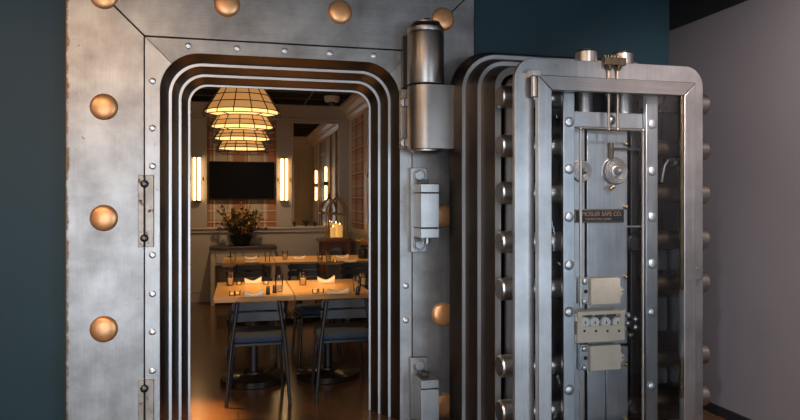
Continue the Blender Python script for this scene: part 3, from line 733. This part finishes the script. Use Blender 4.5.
obj('shelf', B().box((sx0+.055, sy0+.02, .12), (sx1-.055, sy1-.01, .15)).box((sx0+.01, sy0+.055, .12), (sx0+.055, sy1-.055, .15)).box((sx1-.055, sy0+.055, .12), (sx1-.01, sy1-.055, .15)), 'cream_wood', sb, bevel=.003)
# console table under the lantern
qx0, qx1, qy0, qy1, qz = X(319.5, 9.55), X(353.5, 9.55), 9.5, 10.03, Z(336, 240, 9.5)
cs = thing('console_table', 'red-brown wooden console table carrying the lantern', 'console table', ((qx0+qx1)/2, (qy0+qy1)/2, 0))
obj('top', B().box((qx0, qy0, qz-.035), (qx1, qy1, qz)), 'red_wood', cs, bevel=.008)
ap = [(qx0+.05, qz-.035), (qx0+.05, qz-.20)]+[(qx0+.11+(qx1-qx0-.22)*t/10, qz-.20+.09*sin(pi*t/10)) for t in range(11)]+[(qx1-.05, qz-.20), (qx1-.05, qz-.035)]
obj('apron', B().prism(ap, qy0+.04, qy0+.065), 'red_wood', cs, bevel=.003)
for x in (qx0+.04, qx1-.10):
    for y in (qy0+.03, qy1-.09): obj('leg', B().box((x, y, 0), (x+.06, y+.06, qz-.035)), 'red_wood', cs, bevel=.006)
obj('shelf', B().box((qx0+.05, qy0+.05, .20), (qx1-.05, qy1-.04, .225)), 'red_wood', cs, bevel=.004)
# lantern
lc = Vector(((X(336.5, 9.72)), 9.72, qz))
ln = thing('wooden_lantern', 'arched wooden lantern with candles standing on the console', 'lantern', lc)
h_, s_ = .355, .135
obj('base', B().box((-s_-.03, -s_-.03, 0), (s_+.03, s_+.03, .03)), 'lantern_wood', ln, world=False, bevel=.006)
for x in (-s_, s_):
    for y in (-s_, s_): obj('post', B().box((x-.013, y-.013, .03), (x+.013, y+.013, h_)), 'lantern_wood', ln, world=False, bevel=.003)
rg = B()
for q in (-1, 1):
    rg.box((-s_-.02, q*s_-.015, h_), (s_+.02, q*s_+.015, h_+.025)); rg.box((q*s_-.015, -s_-.02, h_), (q*s_+.015, s_+.02, h_+.025))
obj('ring_rail', rg, 'lantern_wood', ln, world=False)
for x in (-s_, s_):
    for y in (-s_, s_):
        pts = [Vector((x*k_, y*k_, z)) for k_, z in ((1, h_+.02), (.98, h_+.07), (.88, h_+.125), (.66, h_+.175), (.36, h_+.215), (.1, h_+.25), (.02, h_+.285))]
        obj('arch', B().tube(pts, .013, 8), 'lantern_wood', ln, world=False)
obj('finial', B().lathe([(.03, h_+.24), (.035, h_+.255), (.018, h_+.275), (.022, h_+.31), (.012, h_+.33), (0, h_+.335)], (0, 0, 0), 'Z', 16), 'lantern_wood', ln, world=False)
for k, (x, y, r, hh) in enumerate(((-.055, -.03, .042, .15), (.045, -.02, .042, .18), (.0, .06, .042, .20))):
    cd = thing('pillar_candle', ['lit pillar candle at left in the wooden lantern, the shortest', 'lit pillar candle at right in the wooden lantern', 'tall lit pillar candle at the back of the wooden lantern'][k], 'candle', lc+Vector((x, y, .03)), 0, 'pillar candles in the lantern')
    obj('wax', B().lathe([(r, 0), (r, hh-.006), (r*.9, hh), (r*.8, hh-.006), (0, hh-.006)], (0, 0, 0), 'Z', 20), 'candle', cd, world=False)
    obj('flame', B().lathe([(.002, hh), (.007, hh+.012), (.004, hh+.026), (0, hh+.034)], (0, 0, 0), 'Z', 10), 'flame', cd, world=False)

# flower bowl on the sideboard
fx, fy = X(241, 9.85), 9.85
fl = thing('flower_bowl', 'wide dark bowl of plum and golden foliage on the sideboard', 'flower arrangement', (fx, fy, szt))
obj('bowl', B().lathe([(.09, 0), (.10, .01), (.135, .06), (.165, .13), (.172, .155), (.162, .155), (.15, .12), (.0, .10)], (0, 0, 0), 'Z', 32), 'bowl', fl, world=False)
def leafquad(bm, p, d, up, L, W):
    d = d.normalized(); s = d.cross(up).normalized(); u = s.cross(d)
    P_ = [p, p+d*L*.45+s*W*.5+u*L*.05, p+d*L, p+d*L*.45-s*W*.5+u*L*.05, p+d*L*.45-u*L*.04]
    v = [bm.verts.new(q) for q in P_]
    bm.faces.new((v[0], v[1], v[4])); bm.faces.new((v[1], v[2], v[4])); bm.faces.new((v[2], v[3], v[4])); bm.faces.new((v[3], v[0], v[4]))
rnd = random.Random(5)
parts = {k: B() for k in ('leaf', 'leaf_dark', 'leaf_gold', 'berry')}; stems = B()
sprigs = []
for i in range(80):
    az = rnd.uniform(0, 2*pi); lean = rnd.uniform(.05, 1.0); L_ = rnd.uniform(.16, .36)*(1.15-.25*lean)
    sprigs.append((az, lean, L_, rnd.choice(['leaf', 'leaf', 'leaf_dark', 'leaf_dark', 'leaf_gold'])))
sprigs += [(pi*1.02, .62, .48, 'leaf_dark'), (pi*.95, .80, .44, 'leaf_dark'), (pi*1.05, 1.05, .36, 'leaf'), (0.1, .55, .40, 'leaf_dark'), (-.1, .80, .38, 'leaf_gold'), (0.0, 1.0, .36, 'leaf_gold'), (pi, 1.3, .30, 'leaf_dark'), (0, 1.35, .32, 'leaf_dark'), (pi*1.5, .12, .50, 'berry'), (.4, .22, .42, 'leaf_gold')]
for az, lean, L_, kd in sprigs:
    p = Vector((cos(az)*.06, sin(az)*.06, .12)); pts = [p.copy()]
    for k in range(7):
        t = lean*(.5+.5*k/6); d = Vector((cos(az)*sin(t), sin(az)*sin(t)*.75, cos(t)-(.28 if lean > 1 and k > 3 else 0)))
        p = p+d*L_/7; pts.append(p.copy())
        if k > 0:
            for q in range(4):
                dd = (d+Vector((rnd.uniform(-1, 1), rnd.uniform(-1, 1), rnd.uniform(-.5, .7)))).normalized()
                tgt = kd if rnd.random() < .75 else rnd.choice(['leaf', 'leaf_gold'])
                if tgt == 'berry': parts['berry'].ball(p+dd*.012, rnd.uniform(.006, .010), u=6, v=5)
                else: leafquad(parts[tgt].bm, p, dd, Vector((rnd.uniform(-1, 1), rnd.uniform(-1, 1), 1)), rnd.uniform(.045, .075), rnd.uniform(.028, .042))
    stems.tube(pts, .0035, 5)
obj('stem', stems, 'stem', fl, world=False)
for kd, nm in (('leaf', 'foliage'), ('leaf_dark', 'plum_foliage'), ('leaf_gold', 'golden_foliage'), ('berry', 'blossom')):
    tag(obj(nm, parts[kd], kd, fl, world=False, smooth=0), kind='stuff')
# small ledge plants at the foot of the mirror
for k, (px, n_) in enumerate(((294.5, 16), (306, 22), (315, 14))):
    x = X(px, 10.10)
    pl = thing('ledge_plant', ['small dark sprig on the mirror ledge beside the sconce pilaster', 'small dark leafy sprig in the middle of the mirror ledge', 'small low sprig on the mirror ledge nearer the lantern'][k], 'plant', (x, 10.115, ZR+.022), 0, 'sprigs on the mirror ledge')
    obj('pot', B().lathe([(.014, 0), (.018, .025), (.016, .025), (0, .02)], (0, 0, 0), 'Z', 14), 'bowl', pl, world=False)
    b = B()
    for q in range(n_):
        az = rnd.uniform(0, 2*pi); d = Vector((cos(az), sin(az)*.25-.1, rnd.uniform(.2, 1.6))); leafquad(b.bm, Vector((0, 0, .02)), d, Vector((0, 0, 1)), rnd.uniform(.05, .11 if k == 1 else .08), .022)
    obj('foliage', b, 'leaf', pl, world=False, smooth=0)
# smoke detector and pendant
c = Vector((X(332, 9.2), 9.2, ZD))
sd = thing('smoke_detector', 'round smoke detector on the black dining room ceiling', 'smoke detector', c)
obj('housing', B().lathe([(.11, 0), (.11, -.03), (.095, -.075), (.06, -.085), (.06, -.075), (0, -.075)], (0, 0, 0), 'Z', 28), 'white_plastic', sd, world=False)
obj('sensor', B().lathe([(.05, -.075), (.045, -.115), (.02, -.125), (0, -.125)], (0, 0, 0), 'Z', 20), 'black_metal', sd, world=False)

yp = 5.72; px_ = X(242.5, yp)
pd = thing('pendant_lamp', 'large tiered amber pendant lamp in a black wire cage', 'pendant lamp', (px_, yp, ZD))
k_ = .0084*.985
def zz(y): return H+(198.3-y)*k_-ZD
tiers = [(zz(77), .135, zz(109), .303), (zz(114), .20, zz(124), .252), (zz(129), .185, zz(136), .225), (zz(139.5), .165, zz(146), .195)]
obj('cord', B().cyl((0, 0, tiers[0][0]), (0, 0, 0), .006, n=8), 'black_metal', pd, world=False)
obj('ceiling_rose', B().lathe([(.06, 0), (.06, -.02), (.02, -.03), (0, -.03)], (0, 0, 0), 'Z', 24), 'black_metal', pd, world=False)
for i, (za, ra_, zb_, rb_) in enumerate(tiers):
    b = B(); n_ = 48
    def lp_(r, z): return [Vector((r*cos(2*pi*j/n_), r*sin(2*pi*j/n_), z)) for j in range(n_)]
    b.loops([lp_(ra_, za), lp_(rb_, zb_)]); sh = obj('lamp_shade', b, 'shade', pd, world=False, smooth=60)
    b = B(); b.loops([lp_(ra_-.005, za), lp_(rb_-.005, zb_)]); obj('shade_lining', b, 'shade_in', sh, world=False, smooth=60)
    b = B(); o_ = .014
    nr = 5 if i == 0 else 3
    for j in range(nr):
        t = j/(nr-1); b.ring((0, 0, za+(zb_-za)*t), ra_+(rb_-ra_)*t+o_, .0038, 48, 5)
    b.ring((0, 0, zb_-.035), rb_+o_+.004, .0038, 48, 5)
    for j in range(14):
        a_ = 2*pi*j/14+.13*i; u = Vector((cos(a_), sin(a_), 0))
        b.tube([u*(ra_+o_)+Vector((0, 0, za)), u*(rb_+o_)+Vector((0, 0, zb_)), u*(rb_+o_+.004)+Vector((0, 0, zb_-.035))], .0042, 5)
    obj('wire_cage', b, 'black_metal', pd, world=False)
    if i < 3:
        for j in range(6):
            b = B(); a_ = 2*pi*j/6; u = Vector((cos(a_), sin(a_), 0)); nz, nr_ = tiers[i+1][0], tiers[i+1][1]
            b.tube([u*(rb_+o_)+Vector((0, 0, zb_-.035)), u*(nr_+o_)+Vector((0, 0, nz))], .0042, 5)
            obj('cage_strut', b, 'black_metal', pd, world=False)

# tables
ZTB = .75
def table(loc, wx, wy, label):
    t = thing('dining_table', label, 'dining table', loc, 0, 'honey wood tables set for dinner')
    obj('table_top', B().box((-wx/2, -wy/2, ZTB-.042), (wx/2, wy/2, ZTB)), 'honey', t, world=False, bevel=.003)
    obj('pedestal', B().cyl((0, -.12, .03), (0, -.12, ZTB-.06), .036, n=20), 'black_metal', t, world=False)
    obj('pedestal_base', B().lathe([(.265, 0), (.27, .006), (.27, .047), (.258, .055), (.10, .062), (.085, .068), (.08, .085), (0, .085)], (0, -.12, 0), 'Z', 48), 'black_gloss', t, world=False)
    obj('top_plate', B().box((-.16, -.28, ZTB-.06), (.16, .2, ZTB-.042)), 'black_metal', t, world=False)
    return t
M['black_gloss'] = mat('black_gloss_base', (.03, .026, .022), .22, .6)
Y0, Y1, Y2, Y3 = 5.25, 6.22, 8.07, 8.90
tw = .615; tc_ = [-.182+tw/2+i*(tw+.006) for i in range(3)]
TA = table((tc_[0], (Y0+Y1)/2, 0), tw, Y1-Y0, 'honey wood table under the pendant lamp, its left end free')
dup(TA, (tc_[1], (Y0+Y1)/2, 0), 0, 'honey wood table in the nearer row, butted against the one under the pendant')
TB = table((tc_[0]+.005, (Y2+Y3)/2, 0), tw, Y3-Y2, 'honey wood table in the far row, in front of the sideboard')
dup(TB, (tc_[1]+.005, (Y2+Y3)/2, 0), 0, 'honey wood table in the far row, middle of three')
dup(TB, (tc_[2]+.005, (Y2+Y3)/2, 0), 0, 'honey wood table in the far row in front of the console table')

# chairs: origin on the floor between the rear feet, sitter faces +Y
def chair(loc, rz, label):
    c = thing('dining_chair', label, 'chair', loc, rz, 'charcoal dining chairs with blue cushions')
    for s in (-1, 1):
        obj('rear_leg', B().tube([(s*.228, -.02, 0), (s*.205, -.014, .30), (s*.190, -.010, .45), (s*.150, -.010, .745), (s*.147, -.010, .76)], .0135, 12), 'black_metal', c, world=False)
        obj('front_leg', B().tube([(s*.205, .44, 0), (s*.175, .39, .43)], .0135, 12), 'black_metal', c, world=False)
    st_ = B(); pts = []
    for cx_, cy_, a0 in ((.140, .40, 0), (-.140, .40, pi/2), (-.150, .075, pi), (.150, .075, 1.5*pi)):
        for i in range(7): pts.append((cx_+.06*cos(a0+i*pi/12), cy_+.06*sin(a0+i*pi/12)))
    obj('seat', B().prism_z(pts, .425, .448), 'chair_wood', c, world=False, bevel=.006)
    cu = [(x*.99, (y-.22)*.97+.22) for x, y in pts]
    L = []
    for f, z in ((.93, .448), (1.0, .457), (1.0, .478), (.95, .492), (.80, .497), (.4, .499)):
        L.append([Vector((x*f, (y-.22)*f+.22, z)) for x, y in cu])
    ch_ = obj('cushion', B().loops(L, True, True, True), 'cushion', c, world=False, smooth=60)
    for s in (-1, 1):
        b = B().tube([(s*.185, .06, .455), (s*.195, .02, .452), (s*.20, .008, .44), (s*.197, .0, .40), (s*.206, -.006, .35)], .005, 6)
        b.tube([(s*.19, .012, .445), (s*.175, .005, .42), (s*.172, 0, .37)], .005, 6).tube([(s*.195, .012, .447), (s*.222, .005, .43), (s*.23, .0, .375)], .005, 6)
        b.ball((s*.195, .008, .447), .011, u=8, v=6)
        obj('tie', b, 'cushion', ch_, world=False)
    def slat(za, zb_, w0, w1):
        n_ = 12; b = B(); L = []
        for i in range(n_+1):
            t = -1+2*i/n_
            def q(z, off, wv): return Vector((t*wv, .022+off-.018*t*t, z))
            e = .012 if abs(t) > .99 else 0
            L.append([q(za+e, 0, w0), q(zb_-e, 0, w1), q(zb_-e, .014, w1), q(za+e, .014, w0)])
        b.loops(L, True, True, True); return b
    obj('back_slat', slat(.686, .752, .190, .188), 'chair_wood', c, world=False, bevel=.004)
    obj('back_slat', slat(.606, .676, .196, .192), 'chair_wood', c, world=False, bevel=.004)
    for s in (-1, 1):
        for z, x in ((.725, .152), (.60, .168)): pass
    for s in (-1, 1): obj('bolt', B().ball((s*.1525, -.014, .73), .008, u=8, v=6), 'screw', c, world=False)
    return c
C1 = chair((.145, 4.945, 0), 0, 'charcoal chair with blue cushion nearest the camera, back turned, under the pendant')
dup(C1, (.79, 4.91, 0), 0, 'charcoal chair at the right jamb, back turned, partly cut by the frame')
dup(C1, (.135, 6.56, 0), pi, 'charcoal chair facing out, hidden behind the front chair and table under the pendant')
dup(C1, (.745, 6.50, 0), pi, 'charcoal chair facing out whose seat shows between the two near chairs')
dup(C1, (.135, 7.78, 0), 0, 'charcoal chair pushed under the far row in front of the sideboard')
dup(C1, (.755, 7.78, 0), 0, 'charcoal chair pushed under the middle table of the far row')
dup(C1, (1.38, 7.78, 0), 0, 'charcoal chair pushed under the far row in front of the console table')

# place settings
def tumbler(px, py, y, label, h=.125, r=.036, fill=True, grp='glass tumblers on the tables'):
    c = PT(px, py, y)
    t = thing('glass_tumbler', label, 'glass', (c.x, y, ZTB), 0, grp)
    obj('glass', B().lathe([(r*.78, 0), (r*.80, .002), (r, h), (r-.0025, h), (r*.78-.002, .012), (0, .010)], (0, 0, 0), 'Z', 20), 'tumbler', t, world=False, smooth=40)
    if fill: obj('tea_light', B().lathe([(r*.68, .0125), (r*.74, .06), (0, .06)], (0, 0, 0), 'Z', 16), 'water', t, world=False)
    return t
yA, yB_ = 5.38, 5.62   # near settings
def on_row(py, px):    # y at which a point on the table top shows at that height
    return (H-ZTB)*F/(py-200)*(CP-(px-400)/F*SP)
def tum(px, pybase, label, **k):
    y = on_row(pybase, px); return tumbler(px, pybase, y, label, **k)
tum(230, 285.5, 'glass tumbler at the left end of the table under the pendant', h=.12)
tum(279, 291.5, 'tall glass tumbler by the table joint, beside the dark shakers', h=.135)
tum(303, 285, 'glass tumbler behind the joint on the second near table', h=.115)
tum(357, 292, 'glass tumbler beside the right jamb on the nearer row', h=.125)
tum(363, 285.5, 'glass tumbler half hidden by the right jamb, nearer row', h=.11)
tum(233, 262.3, 'glass tumbler at the left end of the far row', h=.12, fill=False)
tum(267.5, 262, 'glass tumbler on the far row in front of the right drawer knob', h=.12, fill=False)
tum(285, 259.5, 'glass tumbler on the far row before the sideboard end', h=.11)
tum(320, 261.5, 'glass tumbler on the far row, first before the console table', h=.115)
tum(328.5, 260.8, 'glass tumbler on the far row, second before the console table', h=.125)
def napkin(px, pybase, label, wv=.14, hv=.05, rz=0, amp=1.):
    y = on_row(pybase, px); c = PT(px, pybase, y)
    t = thing('napkin', label, 'napkin', (c.x, y, ZTB), rz, 'folded linen napkins')
    n_, m_ = 14, 6; L = []
    def pt(i, j, top):
        u = -1+2*i/n_; v = -1+2*j/m_
        z = hv*(.35+.65*abs(u)**1.3*amp*(.75 if u < 0 else 1))*(1-.55*v*v) if top else 0
        return Vector((u*wv/2*(1-.06*v*v), v*.045, .001+z))
    b = B()
    vt = [[b.bm.verts.new(pt(i, j, 1)) for j in range(m_+1)] for i in range(n_+1)]
    vb = [[b.bm.verts.new(pt(i, j, 0)) for j in range(m_+1)] for i in range(n_+1)]
    for i in range(n_):
        for j in range(m_):
            b.bm.faces.new((vt[i][j], vt[i+1][j], vt[i+1][j+1], vt[i][j+1])); b.bm.faces.new((vb[i][j], vb[i][j+1], vb[i+1][j+1], vb[i+1][j]))
    for i in range(n_):
        for j in (0, m_): b.bm.faces.new((vt[i][j], vb[i][j], vb[i+1][j], vt[i+1][j]))
    for j in range(m_):
        for i in (0, n_): b.bm.faces.new((vt[i][j], vt[i][j+1], vb[i][j+1], vb[i][j]))
    obj('folded_cloth', b, 'linen', t, world=False, smooth=60)
    obj('cloth_fold', B().tube([pt(i, 3, 1)+Vector((0, -.012, .002)) for i in range(n_+1)], .004, 6), 'linen', t, world=False)
    return t
napkin(253, 283.3, 'folded napkin on the far edge of the table under the pendant', .15, .055)
napkin(254, 296, 'folded napkin on the near edge of the table under the pendant', .15, .05)
napkin(326, 283, 'pointed folded napkin on the far edge of the second near table', .155, .065)
napkin(338, 293.3, 'folded napkin on the near edge by the right jamb', .17, .04)
napkin(251, 259.6, 'folded napkin on the far row before the left drawer, rear of two', .15, .05)
napkin(252, 262.6, 'folded napkin on the far row before the left drawer, front of two', .16, .035)
napkin(299, 259.4, 'folded napkin on the middle of the far row below the mirror', .15, .05)
napkin(342, 258.6, 'pointed napkin on the far row before the console table', .16, .055)
napkin(350, 262, 'low napkin on the far row nearest the right jamb', .16, .035)
def small(kind, px, pybase, label):
    y = on_row(pybase, px); c = PT(px, pybase, y)
    if kind == 'shaker':
        t = thing('shaker', label, 'shaker', (c.x, y, ZTB), 0, 'dark salt and pepper shakers')
        obj('body', B().lathe([(.017, 0), (.018, .003), (.015, .04), (.013, .052), (0, .052)], (0, 0, 0), 'Z', 16), 'shaker', t, world=False)
        obj('cap', B().lathe([(.014, .052), (.014, .062), (.008, .068), (0, .069)], (0, 0, 0), 'Z', 16), 'dark_bolt', t, world=False)
    elif kind == 'votive':
        t = thing('votive_holder', label, 'candle holder', (c.x, y, ZTB), 0, 'small glass votive holders')
        obj('glass', B().lathe([(.018, 0), (.022, .004), (.024, .035), (.022, .035), (.018, .008), (0, .008)], (0, 0, 0), 'Z', 18), 'tumbler', t, world=False)
        obj('wax', B().lathe([(.017, .0085), (.019, .022), (0, .022)], (0, 0, 0), 'Z', 14), 'candle', t, world=False)
    else:
        t = thing('fork', label, 'cutlery', (c.x, y, ZTB), 0, 'forks beside the napkins')
        b = B().box((-.004, -.09, .001), (.004, .03, .004)).box((-.010, .03, .001), (.010, .05, .004))
        for q in (-.008, -.003, .002, .007): b.box((q-.0012, .05, .001), (q+.0012, .085, .004))
        obj('handle_and_tines', b, 'cutlery', t, world=False)
    return t
for px, py, lb in ((268, 294.5, 'dark shaker on the near table edge, left of a pair by the joint'), (274.5, 293, 'dark shaker on the near table edge, right of a pair by the joint'), (357.5, 295, 'dark shaker in front of the tumbler by the right jamb')): small('shaker', px, py, lb)
for px, py, lb in ((232, 295.5, 'small glass votive on the near left table corner, left one'), (237.5, 295, 'small glass votive on the near left table corner, right one'), (239, 285, 'small glass votive beside the tumbler at the left table end'), (315, 293.5, 'small glass votive on the second near table, left of a pair'), (321, 293, 'small glass votive on the second near table, right of a pair'), (266, 284.5, 'small glass votive beside the rear napkin under the pendant'), (335, 262.5, 'small glass votive on the far row between tumblers and napkins')): small('votive', px, py, lb)
for px, py, lb in ((244, 293.5, 'fork beside the near napkin under the pendant'), (329, 292, 'fork beside the near napkin by the right jamb')): small('fork', px, py, lb)
# yellow flowers at the right end of the far row
yv = 8.35; xv = X(363, yv)
yf_ = thing('flower_vase', 'dark vase of yellow flowers at the right end of the far row', 'vase of flowers', (xv, yv, ZTB))
obj('vase', B().lathe([(.055, 0), (.062, .01), (.065, .11), (.058, .125), (.05, .125), (.05, .09), (0, .09)], (0, 0, 0), 'Z', 20), 'bowl', yf_, world=False)
b, s_, lf = B(), B(), B()
for i in range(16):
    az = rnd.uniform(0, 2*pi); q = Vector((cos(az)*rnd.uniform(.01, .09), sin(az)*rnd.uniform(.01, .08), rnd.uniform(.17, .25)))
    s_.tube([(q.x*.3, q.y*.3, .09), (q.x*.7, q.y*.7, .16), q], .0025, 5)
    for k in range(7):
        a_ = 2*pi*k/7; leafquad(b.bm, q, Vector((cos(a_), sin(a_), .45)), Vector((0, 0, 1)), .034, .024)
    b.ball(q+Vector((0, 0, .004)), .009, u=8, v=6)
    for k in range(3): leafquad(lf.bm, Vector((q.x*.6, q.y*.6, .14)), Vector((rnd.uniform(-1, 1), rnd.uniform(-1, 1), .3)), Vector((0, 0, 1)), .05, .022)
obj('petal', b, 'yellow', yf_, world=False, smooth=0); obj('stem', s_, 'stem', yf_, world=False); obj('foliage', lf, 'leaf', yf_, world=False, smooth=0)

# ------------------------------------------------------------------ light
def lamp(kind, loc, energy, col, target=None, **k):
    l = bpy.data.lights.new('lamp', kind); l.energy = energy; l.color = col
    for a, v in k.items(): setattr(l, a, v)
    o = bpy.data.objects.new(kind.lower()+'_lamp', l); COL.objects.link(o); o.location = loc
    if target is not None: o.rotation_euler = (Vector(target)-Vector(loc)).to_track_quat('-Z', 'Y').to_euler()
    return o
WARM = (1, .56, .22)
# daylight through the shop windows and the added side window
lamp('AREA', (-1.82, -4.0, 1.15), 135, (.76, .87, 1), (-1.82, 5, 1.25), shape='RECTANGLE', size=2.9, size_y=2.4)
lamp('AREA', (1.37, -4.0, 1.55), 10, (.85, .90, 1), (1.37, 5, 1.5), shape='RECTANGLE', size=2.4, size_y=1.8)
lamp('AREA', (3.2, -1.5, 1.2), 140, (.68, .83, 1), (0, -1.5, 1.25), shape='RECTANGLE', size=3.1, size_y=2.4)  # stands in the added side window, lights the door face
# lobby ceiling lamps, warm; the last spot is added for the door
for x, y, e in ((-1.45, 1.0, 58), (-2.6, 2.2, 30), (-.4, -.6, 30), (-2.4, -1.6, 24), (.8, -1.6, 16)):
    lamp('AREA', (x, y, 3.3), e, (1, .64, .36), (x, y, 0), shape='DISK', size=.9)
lamp('SPOT', (2.2, 1.2, 3.2), 560, (1, .85, .80), (3.25, 3.0, 1.75), spot_size=1.3, spot_blend=1.0, shadow_soft_size=.1)
lamp('SPOT', (-.3, .6, 3.3), 330, (.93, .96, 1), (2.1, 3.45, .8), spot_size=.62, spot_blend=1, shadow_soft_size=.15)  # added cool spot without a fixture, brightens the lock works
# dining room: pendant bulbs, downlights over the tables; two added fills last
P0 = Vector((px_, yp, 1.93))
lamp('SPOT', P0, 44, WARM, (px_, yp, 0), spot_size=2.3, spot_blend=.6, shadow_soft_size=.10)
lamp('SPOT', (.62, 5.75, 2.88), 300, WARM, (.44, 5.78, .75), spot_size=.55, spot_blend=.8, shadow_soft_size=.04)
lamp('SPOT', (.9, 8.45, 2.88), 140, WARM, (.95, 8.45, .75), spot_size=.95, spot_blend=.8, shadow_soft_size=.04)
lamp('SPOT', (.1, 8.45, 2.88), 60, WARM, (.1, 8.45, .75), spot_size=.95, spot_blend=.8, shadow_soft_size=.04)
lamp('SPOT', (-.75, 5.4, 2.88), 2600, (1, .46, .12), (-.50, 4.75, 0), spot_size=.40, spot_blend=.9, shadow_soft_size=.04)
lamp('POINT', (-1.8, 7.6, 2.4), 24, (1, .76, .52), shadow_soft_size=.25)  # added fill out of view, lifts the whole room
lamp('SPOT', (.05, 8.9, 2.9), 115, (1, .66, .36), (.1, 9.9, .7), spot_size=1.5, spot_blend=1, shadow_soft_size=.06)  # added unseen spot, brightens the sideboard, flowers and plaid

W = bpy.data.worlds.new('world'); S.world = W; W.use_nodes = True
bg = W.node_tree.nodes['Background']; bg.inputs['Color'].default_value = (.62, .74, .9, 1); bg.inputs['Strength'].default_value = .8

# ------------------------------------------------------------------ camera
cam = bpy.data.cameras.new('camera'); co = bpy.data.objects.new('camera', cam); COL.objects.link(co)
co.location = (0, 0, H); co.rotation_euler = (pi/2, 0, -PHI)
cam.sensor_width = 36; cam.lens = 36*F/800; cam.shift_y = -10/800; cam.clip_start = .05
S.camera = co
S.view_settings.view_transform = 'Standard'; S.view_settings.look = 'None'; S.view_settings.gamma = 1; S.view_settings.use_curve_mapping = False
S.view_settings.exposure = 0
S.cycles.use_denoising = True
S.cycles.max_bounces = 10
